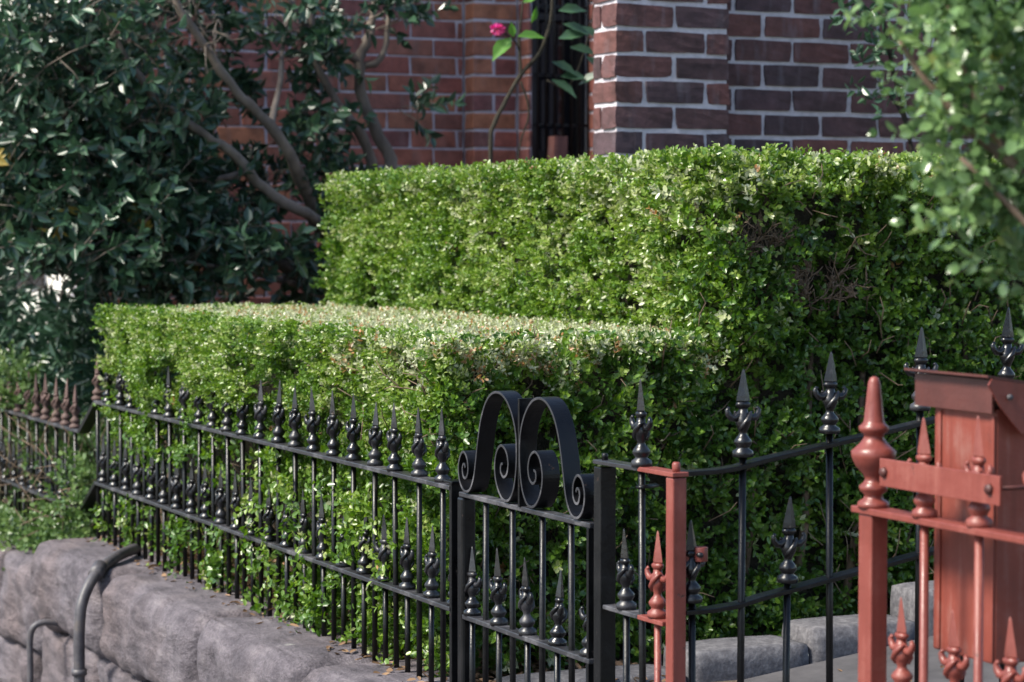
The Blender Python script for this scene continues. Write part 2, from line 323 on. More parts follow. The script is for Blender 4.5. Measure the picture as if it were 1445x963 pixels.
mb = MB(); mb.box(2.30, 9.0, 5.20, 8.52, -.5, .47); kind(mb.build('soil', M['soil']), 'structure')
mb = MB(); mb.box(2.30, 9.0, 8.524, 40, -.5, .36); kind(mb.build('neighbouring_soil', M['soil']), 'structure')
def slope(x, y): return .36 + .17 * (x - 2.2)
mb = MB(); mb.add([(2.16, 4.10, -.5), (2.16, 5.22, -.5), (9, 5.22, -.5), (9, 4.10, -.5), (2.16, 4.10, .36), (2.16, 5.22, .36), (9, 5.22, 1.2), (9, 4.10, 1.2)],
    [(3, 2, 1, 0), (4, 5, 6, 7), (0, 1, 5, 4), (1, 2, 6, 5), (2, 3, 7, 6), (3, 0, 4, 7)]); kind(mb.build('path', M['conc']), 'structure')
mb = MB(); mb.add([(2.16, 3.42, -.5), (2.16, 4.08, -.5), (9, 4.08, -.5), (9, 3.42, -.5), (2.16, 3.42, .33), (2.16, 4.08, .33), (9, 4.08, 1.1), (9, 3.42, 1.1)],
    [(3, 2, 1, 0), (4, 5, 6, 7), (0, 1, 5, 4), (1, 2, 6, 5), (2, 3, 7, 6), (3, 0, 4, 7)]); kind(mb.build('neighbouring_path', M['conc']), 'structure')
mb = MB(); mb.box(2.30, 9.0, -10, 3.41, -.5, .40); kind(mb.build('neighbouring_garden_bed', M['soil']), 'structure')
lv = Leaves(); n = 9000
P = np.c_[RNG.uniform(2.33, 2.9, n), RNG.uniform(5.22, 8.4, n), .472 + RNG.random(n) * .02]
a = RNG.uniform(0, 2 * math.pi, n); D = np.c_[np.cos(a), np.sin(a), RNG.normal(0, .3, n)]; N = np.c_[RNG.normal(0, .4, (n, 2)), np.ones(n)]
k = 200; P[:k] = np.c_[RNG.uniform(2.2, 2.36, k), RNG.uniform(5.3, 8.4, k), .509 + RNG.random(k) * .004]
k2 = 40; x_ = RNG.uniform(2.5, 3.9, k2); P[k:k + k2] = np.c_[x_, RNG.uniform(4.5, 5.2, k2), .366 + (x_ - 2.16) * .1228 + RNG.random(k2) * .004]
lv.add(P, D, N, RNG.uniform(.015, .035, n), RNG.uniform(.007, .016, n), RNG.random(n) * .7)
kind(put('leaf_litter', leaf_mesh('leaf_litter', lv.cat(), M['litter'])), 'stuff')

# ------------------------------------------------------------------ stone wall
def rock(x0, x1, y0, y1, z0, z1, r, amp, cuts=13, seed=0, top_flat=True):
    bm = bmesh.new(); bmesh.ops.create_cube(bm, size=2); bmesh.ops.subdivide_edges(bm, edges=bm.edges[:], cuts=cuts, use_grid_fill=True)
    V = np.array([v.co[:] for v in bm.verts]); h = np.array([(x1 - x0) / 2, (y1 - y0) / 2, (z1 - z0) / 2]); c = np.array([(x0 + x1) / 2, (y0 + y1) / 2, (z0 + z1) / 2])
    P = V * h; q = np.clip(P, -(h - r), h - r); d = P - q; L = np.linalg.norm(d, axis=1)
    nn = np.where(L[:, None] > 1e-6, d / np.maximum(L, 1e-6)[:, None], 0); P = q + nn * r
    W_ = P + c; s = seed * 7.13
    st = W_ @ np.array([[.35, 2.0, 2.6], [.5, .9, -1.2], [.1, .2, .3]]).T; dsp = (vn(W_ + s, 5) - .5) * .9 + np.abs(vn(st + s, 4.5) - .5) * .7 + np.abs(vn(st + s, 15) - .5) * .28 + (vn(W_ + s, 13) - .5) * .6 + (vn(W_ + s, 31) - .5) * .35
    a = np.full(len(P), amp)
    if top_flat: a = np.where(nn[:, 2] > .9, .004, np.where(nn[:, 0] > .5, .002, amp))
    P = P + nn * (dsp * a)[:, None]
    for v, p in zip(bm.verts, P): v.co = p
    for f in bm.faces: f.smooth = True
    me = bpy.data.meshes.new('stone_block'); bm.to_mesh(me); bm.free(); me.materials.append(M['stone']); return me, c
def add_rock(parent, *a, name='stone_block', **k):
    me, c = rock(*a, **k); return put(name, me, parent, loc=Vector(c) - parent.location)
wall = thing('stone_wall', 'rough purple grey sandstone block wall under the long black iron fence', 'stone wall', (2.2, 6.8, 0))
ys = [5.19, 5.75, 6.55, 7.55, 8.50]
for i in range(4): add_rock(wall, 2.05, 2.44, ys[i] + .007, ys[i + 1] - .007, .215, .506, .085, .024, seed=i + 1, cuts=44)
ys2 = [5.19, 5.6, 6.35, 7.05, 7.75, 8.50]
for i in range(5): add_rock(wall, 2.09, 2.44, ys2[i] + .004, ys2[i + 1] - .004, -.14, .208, .05, .035, seed=i + 11, cuts=11, top_flat=False)
for i in range(4): add_rock(wall, 2.05, 2.44, 5.19 + i * .83 + .004, 5.19 + (i + 1) * .8275 - .004, -.48, -.146, .05, .045, seed=i + 61, cuts=9, top_flat=False)
wall2 = thing('stone_wall', 'lower stone wall beneath the creeper on the downhill neighbour side', 'stone wall', (2.2, 10, 0))
ys = [8.51, 9.15, 9.95, 10.8, 11.7]
for i in range(4): add_rock(wall2, 2.10, 2.44, ys[i] + .004, ys[i + 1] - .004, .06, .385, .06, .05, seed=i + 21, cuts=11)
for i in range(4): add_rock(wall2, 2.12, 2.44, ys[i] + .2, ys[i + 1] + .19, -.14, .052, .05, .04, seed=i + 31, cuts=7, top_flat=False)
for i in range(4): add_rock(wall2, 2.10, 2.44, ys[i] + .004, ys[i + 1] - .004, -.48, -.146, .05, .04, seed=i + 71, cuts=7, top_flat=False)
border = thing('garden_kerb', 'pale grey stone border blocks stepping uphill along the hedge foot', 'stone kerb', (3, 5.3, .4))
for x0, x1, zt, s in ((2.46, 2.93, .500, 1), (2.935, 3.285, .548, 2), (3.29, 3.62, .582, 3), (3.625, 4.05, .66, 4), (4.055, 4.5, .74, 5)):
    add_rock(border, x0, x1, 5.235, 5.40, .2, zt, .018, .006, seed=s + 40, cuts=9, name='kerb_block')
M['kerb'] = noise_mat('kerb_concrete', [(.3, (.055, .053, .060)), (.5, (.10, .096, .106)), (.7, (.17, .165, .175))], 60, rough=.9, bump=.6, bscale=130)
for o in list(COL.objects):
    if o.parent is border: o.data.materials[0] = M['kerb']
t = thing('drain_pipe', 'thick grey pipe bending over the stone wall and down its face', 'pipe', (2.03, 7.9, 0))
def pipe(root, pts, rad, name='pipe_run'):
    mb = MB(); P = [Vector(p) for p in pts]; out = []
    for i in range(len(P) - 1):
        p0, p1, p2, p3 = P[max(i - 1, 0)], P[i], P[i + 1], P[min(i + 2, len(P) - 1)]
        for k in range(6):
            u = k / 6; out.append(.5 * ((2 * p1) + (p2 - p0) * u + (2 * p0 - 5 * p1 + 4 * p2 - p3) * u * u + (3 * p1 - p0 - 3 * p2 + p3) * u ** 3))
    out.append(P[-1]); mb.tube([p - root.location for p in out], rad, 12); return mb.build(name, M['pipe'], root)
pipe(t, [(2.27, 7.86, .532), (2.17, 7.72, .530), (2.07, 7.60, .50), (2.01, 7.55, .43), (1.99, 7.535, .34), (1.988, 7.535, .15), (1.988, 7.535, -.36)], .0185)
mb = MB(); mb.tube([(.055, -.275, .513), (.025, -.315, .490)], .0245, 12); mb.build('pipe_collar', M['pipe'], t)
mb = MB(); mb.tube([(-.042, -.365, .20), (-.042, -.365, .18)], .0245, 12); mb.build('pipe_collar', M['pipe'], t)
t = thing('vent_pipe', 'short thin grey pipe with hooked top at foot of the wall', 'pipe', (1.98, 8.12, 0))
pipe(t, [(2.08, 8.09, .255), (2.02, 8.095, .266), (1.98, 8.10, .25), (1.97, 8.11, .20), (1.97, 8.11, .1), (1.97, 8.11, -.36)], .011)

# ------------------------------------------------------------------ cast iron work
def finial_mesh(mat, s=1.0, wide=1.0, name='spear_finial'):
    """Cast spear with two curling leaves; flat side lies in the local YZ plane."""
    mb = MB()
    mb.lathe([(.0205, 0), (.0218, .006), (.0205, .012), (.0125, .017), (.0135, .020), (.0178, .026), (.0182, .031), (.013, .038), (.0085, .043), (.0080, .048), (.0125, .058), (.0160, .066), (.0145, .074), (.010, .084), (.0085, .094)], 12)
    for sg in (-1, 1):
        pts = [(0, sg * .002, .092), (0, sg * .009, .082), (0, sg * .018, .0755), (0, sg * .0265, .0765), (0, sg * .0325, .083), (0, sg * .0345, .091), (0, sg * .0315, .0955), (0, sg * .028, .094)]
        mb.tube([(p[0], p[1] * wide, p[2]) for p in pts], [.004, .0062, .0075, .0072, .0062, .0050, .0036, .0018], 7)
        mb.tube([(sg * .006, -sg * .010, .052), (sg * .013, -sg * .006, .062), (sg * .0145, sg * .004, .073), (sg * .009, sg * .012, .084), (sg * .004, sg * .016, .088)], [.003, .0052, .0060, .0045, .002], 6)
    q0 = len(mb.v)
    mb.lathe([(.0085, .092), (.0150, .0985), (.0165, .102), (.0150, .105), (.0095, .108)], 8)
    mb.lathe([(.0090, .104), (.0150, .109), (.0135, .118), (.0082, .142), (.0035, .165), (.0010, .170)], 4, smooth=False)
    mb.v[q0:] = [(x * .62, y, z) for x, y, z in mb.v[q0:]]
    me = mb.mesh(name, mat)
    if s != 1: me.transform(Matrix.Scale(s, 4))
    return me
def bar_mesh(mat, h, r=.0074, n=8, name='picket'):
    mb = MB(); mb.lathe([(r, 0), (r, h)], n); return mb.mesh(name, mat)
M['cast'] = paint('sheen_black_casting', (.005, .005, .0065), (.030, .029, .034), (.035, .02, .014), .28, .55)  # greyer than the bars: the castings' blue-grey sheen put into the colour
FB, FR, FO = finial_mesh(M['cast']), finial_mesh(M['red']), finial_mesh(M['rust'])
X0 = 2.28
_bars = {}
def picket(root, x, y, zb, zt, mat='black', fin=None, rz=0, name='picket', fz=0.0, fs=None):
    key = (mat, round(zt - zb, 3), name)
    if key not in _bars: _bars[key] = bar_mesh(M[mat], zt - zb, name=name)
    o = put(name, _bars[key], root, loc=Vector((x, y, zb)) - root.location)
    o.rotation_euler = (RNG.normal(0, .005), RNG.normal(0, .004), 0)
    if fin is not None:
        f = put('spear_finial', fin, o, loc=(0, 0, zt - zb + fz), rz=rz)
        sq = RNG.uniform(.94, 1.06); f.scale = (1, 1, sq); f.rotation_euler = (RNG.normal(0, .025), RNG.normal(0, .025), rz + RNG.normal(0, .12))
    return o
fence = thing('iron_fence', 'long black spear topped iron fence along the stone wall before the low hedge', 'fence', (X0, 6.8, .5))
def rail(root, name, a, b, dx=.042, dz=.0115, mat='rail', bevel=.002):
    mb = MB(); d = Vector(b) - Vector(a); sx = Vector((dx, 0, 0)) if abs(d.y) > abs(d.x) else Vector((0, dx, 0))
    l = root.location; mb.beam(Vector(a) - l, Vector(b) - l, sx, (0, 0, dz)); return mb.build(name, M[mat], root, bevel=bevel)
PIT = .147; YH = 5.185; YF = 8.34
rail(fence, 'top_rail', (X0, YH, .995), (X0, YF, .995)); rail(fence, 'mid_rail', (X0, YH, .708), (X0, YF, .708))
y = 5.28; i = 0
while y < YF - .03:
    picket(fence, X0, y, .47, 1.0, fin=FB)
    if y + PIT / 2 < YF - .02: picket(fence, X0, y + PIT * .5, .47, .713, fin=FB, name='short_picket')
    y += PIT
picket(fence, X0, 5.28 - PIT / 2, .47, .713, fin=FB, name='short_picket')
mb = MB(); mb.box(-.021, .021, YH - 6.8 - .004, YH - 6.8 + .010, -.40, .507); mb.box(-.026, .026, YH - 6.8 - .018, YH - 6.8 + .032, .507, .513); mb.build('end_post', M['black'], fence, bevel=.0015)
# far end: stepped strap down to the lower fence
l = fence.location
for z in (.995, .708): mb = MB(); mb.beam(Vector((X0, YF, z)) - l, Vector((X0, YF + .215, z - .122)) - l, (.040, 0, 0), (0, .012, .012)); mb.build('step_strap', M['black'], fence, bevel=.001)
fence2 = thing('iron_fence', 'lower neighbouring iron fence with rusty brown spikes, half buried in creeper', 'fence', (X0, 9.6, .4))
YN = YF + .217
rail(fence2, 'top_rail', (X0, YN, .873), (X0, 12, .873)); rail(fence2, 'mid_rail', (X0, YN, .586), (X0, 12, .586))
y = YN + .10
while y < 11.4:
    picket(fence2, X0, y, .36, .878, fin=FO); picket(fence2, X0, y + .07, .36, .59, fin=FB, name='short_picket'); y += PIT
picket(fence2, X0, YF + .02, .47, 1.0, mat='black', fin=FO, name='corner_picket')

# gate with scrolls
gate = thing('iron_gate', 'small black iron gate topped by a pair of big curled scrolls', 'gate', (X0, 4.815, .3))
l = gate.location
def gz(y): return .985
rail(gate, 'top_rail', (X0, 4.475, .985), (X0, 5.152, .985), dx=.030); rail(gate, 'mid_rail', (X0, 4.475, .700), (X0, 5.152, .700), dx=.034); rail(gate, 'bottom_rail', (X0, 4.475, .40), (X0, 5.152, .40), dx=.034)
mb = MB(); mb.box(-.018, .018, 5.125 - l.y, 5.158 - l.y, .09, .679); mb.build('hinge_stile', M['black'], gate, bevel=.006)
mb = MB(); mb.box(-.016, .016, 4.478 - l.y, 4.488 - l.y, .09, .679); mb.build('latch_stile', M['black'], gate, bevel=.001)
for k in range(4): picket(gate, X0, 5.035 - k * .150, .405, .981, name='gate_bar')
for k in range(5): picket(gate, X0, 5.035 + .075 - k * .150, .405, .7045, fin=FB, name='short_picket')
def smooth_curve(pts, n=8):
    P = [Vector((0, *p)) for p in pts]; out = []
    for i in range(len(P) - 1):
        p0, p1, p2, p3 = P[max(i - 1, 0)], P[i], P[i + 1], P[min(i + 2, len(P) - 1)]
        for k in range(n):
            u = k / n; q = .5 * ((2 * p1) + (p2 - p0) * u + (2 * p0 - 5 * p1 + 4 * p2 - p3) * u * u + (3 * p1 - p0 - 3 * p2 + p3) * u ** 3); out.append((q.y, q.z))
    out.append((P[-1].y, P[-1].z)); return out
SCR = [(.287, .058), (.292, .066), (.300, .064), (.304, .052), (.297, .036), (.282, .036), (.272, .052), (.276, .078), (.294, .094), (.314, .086), (.327, .056), (.318, .022), (.292, .004), (.262, .010), (.240, .040), (.228, .080), (.217, .125), (.200, .175), (.175, .214),
       (.142, .238), (.104, .244), (.066, .232), (.032, .200), (.012, .158), (.008, .112), (.012, .070), (.026, .030), (.052, .006), (.084, .008), (.112, .034), (.124, .072), (.114, .108), (.090, .126), (.064, .116), (.052, .090), (.058, .066), (.076, .056), (.091, .066), (.090, .082), (.080, .086)]
for sg in (1, -1):
    mb = MB(); pts = [(sg * a, b + .6925) for a, b in smooth_curve(SCR, 5)]
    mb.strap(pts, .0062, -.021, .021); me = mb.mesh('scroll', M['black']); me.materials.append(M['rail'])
    for f in me.polygons: f.material_index = int(abs(f.normal.x) > .9)  # edges facing the street take the paler enamel, their light painted in
    put('scroll', me, gate, bevel=.001)
mb = MB(); mb.box(-.019, .019, -.004, .004, .6895, .93); mb.build('centre_strap', M['black'], gate, bevel=.001)

post = thing('gate_post', 'square black iron latch post right beside the scrolled gate', 'gate post', (X0, 4.435, 0))
mb = MB(); mb.box(-.018, .018, -.016, .016, .2, 1.112); mb.build('shaft', M['black'], post, bevel=.002)
mb = MB(); mb.lathe([(.007, 1.125), (.007, 1.138), (.005, 1.14)], 8); mb.build('rivet', M['black'], post)
panel = thing('iron_fence', 'short fence panel with one black spear, its near end painted red', 'fence', (X0, 4.28, .3))
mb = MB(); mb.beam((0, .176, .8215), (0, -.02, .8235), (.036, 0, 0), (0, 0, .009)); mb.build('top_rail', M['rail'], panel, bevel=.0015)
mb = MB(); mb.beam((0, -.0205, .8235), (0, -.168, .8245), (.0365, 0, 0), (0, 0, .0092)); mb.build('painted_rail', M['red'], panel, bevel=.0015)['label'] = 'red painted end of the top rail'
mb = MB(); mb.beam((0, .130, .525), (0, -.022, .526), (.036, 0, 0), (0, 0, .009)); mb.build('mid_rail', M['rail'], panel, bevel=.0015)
mb = MB(); mb.beam((0, -.0225, .526), (0, -.128, .527), (.0365, 0, 0), (0, 0, .0092)); mb.build('painted_mid_rail', M['red'], panel, bevel=.0015)['label'] = 'red painted end of the lower rail'
picket(panel, X0, 4.262, .3, 1.127, fin=FB)
picket(panel, X0, 4.335, .3, .831, fin=FB, name='short_picket')
o = picket(panel, X0, 4.20, .3, .832, mat='red', fin=FR, name='short_picket'); o['label'] = 'short red spear of the panel'
mb = MB(); mb.tube([(-.02, -.035, .788), (.028, -.012, .788)], [.011, .011], 6, flat=(1, 1, .4)); mb.build('rail_lug', M['black'], panel)
rpost = thing('gate_post', 'slim red painted iron post with knob and catch where the fences meet', 'gate post', (X0, 4.13, .3))
mb = MB(); mb.box(-.0155, .0155, -.015, .015, -.1, .818); mb.build('shaft', M['red'], rpost, bevel=.003)
mb = MB(); mb.lathe([(.0075, .829), (.0085, .836), (.0085, .844), (.006, .848)], 10); mb.build('knob', M['red'], rpost)
mb = MB(); mb.beam((.0155, 0, .665), (.052, -.004, .665), (0, .006, 0), (0, 0, .030)); mb.lathe([(.0001, .651), (.015, .651), (.015, .679), (.0001, .679)], 12, c=(.052, -.004, 0)); mb.build('catch', M['red'], rpost, bevel=.001)
mb = MB(); mb.tube([(.044, -.0215, .665), (.044, -.005, .665)], .0055, 8); mb.build('catch_hole', M['dark'], rpost)

# side fence climbing up the path
side = thing('iron_fence', 'black spear fence climbing uphill to the right between the two paths', 'fence', (2.3, 4.13, .3))
def side_rail(name, zs):
    mb = MB(); pts = [(2.296, zs[0]), (2.36, zs[0] + .001), (2.415, zs[0] + .006), (2.46, zs[0] + .016), (2.9, zs[1]), (4.2, zs[1] + (zs[1] - zs[0]) / .44 * 1.3)]
    for a, b in zip(pts, pts[1:]): mb.beam((a[0] - 2.3, 0, a[1] - .3), (b[0] - 2.3 + .002, 0, b[1] - .3), (0, .034, 0), (0, 0, .0095))
    mb.build(name, M['black'], side, bevel=.0015)
side_rail('top_rail', (1.1255, 1.214)); side_rail('mid_rail', (.852, .943))
def rz_(x, z0, z1): return z0 + max(0, x - 2.42) * (z1 - z0) / .48 + (.006 if x > 2.4 else 0)
for k in range(8):
    x = 2.425 + k * .212; picket(side, x, 4.13, .36 + (x - 2.2) * .15, rz_(x, 1.1255, 1.214) + .02, fin=FB, rz=math.pi / 2, name='picket', fz=.0)
    x2 = 2.318 + k * .212; picket(side, x2, 4.13, .36 + (x2 - 2.2) * .15, rz_(x2, .852, .943) + .018, fin=FB, rz=math.pi / 2, name='short_picket')

# neighbour's red fence and mailbox
red = thing('iron_fence', 'red oxide painted iron fence with urn topped post at lower right', 'fence', (X0, 3.2, .3))
rail(red, 'top_rail', (X0, 3.478, 1.126), (X0, 1.9, 1.126), mat='red'); rail(red, 'mid_rail', (X0, 3.44, .826), (X0, 1.9, .826), mat='red')
mb = MB(); mb.box(-.017, .017, 3.44 - 3.2 - .020, 3.44 - 3.2 + .020, 0, .8205); mb.tube([(-.03, .24, .50), (-.02, .24, .50)], [.008, .010], 8); mb.build('post', M['red'], red, bevel=.003)
mb = MB(); mb.lathe([(.029, 0), (.031, .005), (.029, .012), (.019, .018), (.017, .026), (.026, .034), (.028, .042), (.020, .050), (.016, .056), (.020, .066), (.034, .082), (.042, .100), (.043, .112), (.034, .120), (.026, .128), (.019, .138), (.020, .146), (.028, .152), (.029, .160), (.022, .166), (.0195, .172), (.015, .215), (.0115, .248), (.008, .256), (.003, .259)], 16)
put('urn_finial', mb.mesh('urn_finial', M['red']), red, loc=(0, .24, .8305)).scale = (.9, .9, .86)
for k in range(9):
    y = 3.287 - k * .151; picket(red, X0, y, .3, 1.131, mat='red', fin=FR); picket(red, X0, y + .064, .3, .830, mat='red', fin=FR, name='short_picket')
mail = thing('mailbox', 'tall red tin mailbox with peaked hood strapped behind the red fence', 'mailbox', (2.45, 3.22, .9))
mb = MB(); mb.box(-.095, .10, -.020, .152, -.005, .412); mb.build('box', M['tin'], mail, bevel=.004)
mb = MB(); mb.box(-.0985, -.0952, -.0195, -.012, .0, .40); mb.build('seam', M['tin'], mail)
mb = MB(); mb.box(-.0985, -.0952, .128, .137, .0, .40); mb.build('seam', M['tin'], mail)
mb = MB(); mb.beam((-.125, .080, .4660), (.02, .080, .4440), (0, .236, 0), (0, 0, .004)); mb.beam((.0205, .080, .4440), (.14, .080, .425), (0, .236, 0), (0, 0, .004)); mb.build('hood', M['darkred'], mail)
mb = MB(); mb.box(-.108, -.103, -.026, .190, .405, .4590); mb.box(-.103, .02, .184, .1895, .405, .4400); mb.build('hood_skirt', M['darkred'], mail)
mb = MB(); vs = [(-.125, .452), (-.118, .4620), (.02, .4415), (.14, .422), (.14, .37), (-.06, .372), (-.10, .415)]; q = len(vs)
mb.add([(x, -.040, z) for x, z in vs] + [(x, -.0365, z) for x, z in vs], [tuple(range(q)), tuple(range(2 * q - 1, q - 1, -1))] + [(i, q + i, q + (i + 1) % q, (i + 1) % q) for i in range(q)]); mb.build('gable_flap', M['red'], mail)
mb = MB(); mb.tube([(-.085, -.045, .432), (-.085, -.038, .432)], .005, 8); mb.build('rivet', M['pipe'], mail)
mb = MB(); mb.box(-.205, -.199, -.18, .150, .276, .322); mb.build('mounting_strap', M['red'], mail, bevel=.001)
for yy in (.135, -.155):
    mb = MB(); mb.tube([(-.211, yy, .30), (-.204, yy, .30)], [.008, .010], 6); mb.tube([(-.199, yy, .30), (-.09, yy, .30)], .004, 6); mb.build('bolt', M['darkred'], mail)

# ------------------------------------------------------------------ brick house
house = thing('brick_house', 'dark red brick house with pale mortar joints behind the tall hedge', 'house', (4.5, 9, .4))
hl = house.location
_bm = {}
def brick_mesh(sx, sy, sz, mat, var):
    key = (round(sx, 2), round(sy, 2), round(sz, 3), mat, var)
    if key in _bm: return _bm[key]
    bm = bmesh.new(); bmesh.ops.create_cube(bm, size=1); bmesh.ops.scale(bm, vec=(sx, sy, sz), verts=bm.verts)
    rr = random.Random(var * 13 + int(sx * 1000))
    for v in bm.verts: v.co += Vector((rr.uniform(-.0035, .0035), rr.uniform(-.003, .003), rr.uniform(-.003, .003)))
    if mat == 'brick_dark':        # old clinkers: ragged arrises
        bmesh.ops.subdivide_edges(bm, edges=bm.edges[:], cuts=3, use_grid_fill=True)
        for v in bm.verts:
            e_ = sum(abs(abs(c) - h / 2) < .007 for c, h in zip(v.co, (sx, sy, sz)))
            v.co += Vector([rr.uniform(-.0013, .0013) for _ in range(3)]); v.co *= 1 - (.006, .006, .018, .05)[e_] * rr.uniform(.2, 1)
    else: bmesh.ops.bevel(bm, geom=bm.edges[:], offset=.0035, segments=1, affect='EDGES')
    me = bpy.data.meshes.new('brick'); bm.to_mesh(me); bm.free(); me.materials.append(M[mat]); _bm[key] = me; return me
def brick(par, x0, x1, y0, y1, z0, z1, mat):
    if min(x1 - x0, y1 - y0) < .015: return
    put('brick', brick_mesh(x1 - x0, y1 - y0, z1 - z0, mat, random.randrange(4)), par, loc=Vector(((x0 + x1) / 2 + random.uniform(-.001, .001), (y0 + y1) / 2 + random.uniform(-.0015, .0015), (z0 + z1) / 2)) - hl)
CH, BL, J = .0865, .240, .0115
def wall_mortar(name, boxes):
    mb = MB()
    for b in boxes: mb.box(*[v - hl[i // 2] for i, v in enumerate(b)])
    return mb.build(name, M['mortar'], house)
def courses(par, xa, xb, yf, za, zb, mat, off=0.0, depth=.10, j=J, corner=False):
    n = int((zb - za) / CH)
    for r in range(n):
        z = za + r * CH; x = xa - ((r % 2) * BL / 2 + off) % BL
        while x < xb:
            a, b = max(x, xa), min(x + BL - j, xb)
            if b - a > .02: brick(par, a, b, yf, yf + depth, z, z + CH - j, mat)
            x += BL
# pier and wall near
near = wall_mortar('wall', [(3.788, 4.215, 7.286, 7.452, .2, 3.3), (4.215, 7.2, 7.366, 7.7, .2, 3.3)])
ZB = 1.60
n = int((3.25 - ZB) / CH)
for r in range(n):
    z = ZB + r * CH; zt = z + CH - .0135
    if r % 2 == 0:
        brick(near, 3.78, 4.002, 7.28, 7.385, z, zt, 'brick_dark'); brick(near, 3.78, 3.885, 7.397, 7.456, z, zt, 'brick_dark'); brick(near, 4.015, 4.222, 7.28, 7.36, z, zt, 'brick_dark')
    else:
        brick(near, 3.78, 3.886, 7.28, 7.456, z, zt, 'brick_dark'); brick(near, 3.899, 4.125, 7.28, 7.38, z, zt, 'brick_dark'); brick(near, 4.138, 4.222, 7.28, 7.36, z, zt, 'brick_dark')
courses(near, 4.222, 7.1, 7.358, ZB - .012, 3.2, 'brick_dark', off=.05, j=.0135)
# far wall with stepped pilasters
far = wall_mortar('recessed_wall', [(2.85, 4.69, 10.607, 10.9, .2, 3.6), (4.697, 4.92, 10.497, 10.9, .2, 3.6), (4.927, 4.942, 10.377, 10.9, .2, 3.6), (5.237, 5.9, 10.267, 10.9, .2, 3.6)])
Z2 = 1.13
n = int((3.5 - Z2) / CH)
for r in range(n):
    z = Z2 + r * CH; zt = z + CH - J; e = r % 2
    x = 2.86 - (0 if e else .12)
    xe = 4.684
    while x < xe - .02:
        a, b = max(x, 2.86), min(x + BL - J, xe)
        if b - a > .02: brick(far, a, b, 10.60, 10.70, z, zt, 'brick_red')
        x += BL
    if e: brick(far, 4.69, 4.915, 10.49, 10.59, z, zt, 'brick_red')
    else: brick(far, 4.69, 4.79, 10.49, 10.595, z, zt, 'brick_red'); brick(far, 4.802, 4.915, 10.49, 10.59, z, zt, 'brick_red')
    brick(far, 4.92, 4.938, 10.37, 10.48, z, zt, 'brick_red')
    brick(far, 5.23, 5.23 + (.225 if e else .105), 10.26, 10.37, z, zt, 'brick_red')
    if not e: brick(far, 5.347, 5.58, 10.26, 10.36, z, zt, 'brick_red')
win = MB(); Wl = lambda x0, x1, y0, y1, z0, z1: win.box(x0 - hl.x, x1 - hl.x, y0 - hl.y, y1 - hl.y, z0 - hl.z, z1 - hl.z)
Wl(4.944, 4.985, 10.39, 10.46, 1.2, 3.3); Wl(5.195, 5.229, 10.39, 10.46, 1.2, 3.3); Wl(4.944, 5.229, 10.45, 10.47, 1.2, 1.98); Wl(4.985, 5.195, 10.40, 10.45, 2.60, 2.63); Wl(4.944, 5.229, 10.39, 10.46, 3.3, 3.36)
window = win.build('window', M['dark'], house)
pm = MB(); pm.box(4.985 - hl.x, 5.195 - hl.x, 10.47 - hl.y, 10.474 - hl.y, 1.98 - hl.z, 3.3 - hl.z); g, nt, p = newmat('dark_glass'); p.inputs['Base Color'].default_value = (.008, .008, .012, 1); p.inputs['Roughness'].default_value = .08; pm.build('pane', g, window)
bmesh_bar = bar_mesh(M['black'], 1.5, .006, 6, 'security_bar')
for k in range(7): put('security_bar', bmesh_bar, window, loc=Vector((4.958 + k * .044, 10.345, 1.85)) - hl)
for z in (2.10, 2.335, 2.66): mb = MB(); mb.beam(Vector((4.944, 10.353, z)) - hl, Vector((5.24, 10.353, z)) - hl, (0, .006, 0), (0, 0, .014)); mb.build('crossbar', M['black'], window)
mb = MB(); mb.box(2.6 - hl.x, 7.4 - hl.x, 10.25 - hl.y, 11.2 - hl.y, 3.62 - hl.z, 3.72 - hl.z); mb.build('eave', M['timber'], house)
lb = thing('brick', 'single small brick standing upright at the foot of the barred window', 'brick', (5.055, 10.30, 1.90))
bmx = brick_mesh(.07, .07, .22, 'brick_dark', 9); put('body', bmx, lb, loc=(-.015, 0, .035))
# pale neighbouring house far down the street
nb = thing('rendered_house', 'cream rendered house glimpsed through gaps left of the camellia', 'house', (3.0, 18.5, 0), R(-55))
mb = MB(); mb.box(-.1, 6, 0, 5, -.1, 4.2); mb.build('wall', M['render'], nb)
mb = MB(); mb.box(1.2, 2.1, -.03, -.004, 1.2, 2.6); mb.build('window', M['dark'], nb)
mb = MB(); mb.add([(-.4, -.4, 4.2), (6.4, -.4, 4.2), (6.4, 5.4, 4.2), (-.4, 5.4, 4.2), (3, 2.5, 6)], [(3, 2, 1, 0), (0, 1, 4), (1, 2, 4), (2, 3, 4), (3, 0, 4)]); mb.build('roof', M['roof'], nb)

# ------------------------------------------------------------------ clipped box hedges
def hedge_face(out, o, e1, e2, n, dens, surf=None, keep=None, mask=None, K=5, length=.055, L=.0225, tint=None, upb=.45, inset=.052, dj=.03, rnd=.6, Wr=.56):
    o, e1, e2, n = map(np.array, (o, e1, e2, n)); A = np.linalg.norm(np.cross(e1, e2)); N = int(A * dens)
    ab = RNG.random((N, 2)); P = o + ab[:, :1] * e1 + ab[:, 1:] * e2
    if mask is not None: m = mask(P); P = P[m]; N = len(P)
    off = surf(P) if surf else 0
    pocket = vn(P + 3.3, 14); pk = np.clip(.42 - pocket, 0, 1) * .32
    P = P + n * (off - inset - RNG.exponential(dj, N) - pk)[:, None]
    Ax = n * .85 + np.array([0, 0, upb]) + RNG.normal(0, rnd, (N, 3))
    T = tint(P) if tint else np.full(N, .4)
    T = np.where(T >= 1, 1, T + (vn(P + 9, 9) - .5) * .35 + RNG.normal(0, .09, N))
    sprigs(out, P, Ax, K, RNG.uniform(.75, 1.25, N) * length, L, L * Wr, T, keep=keep)
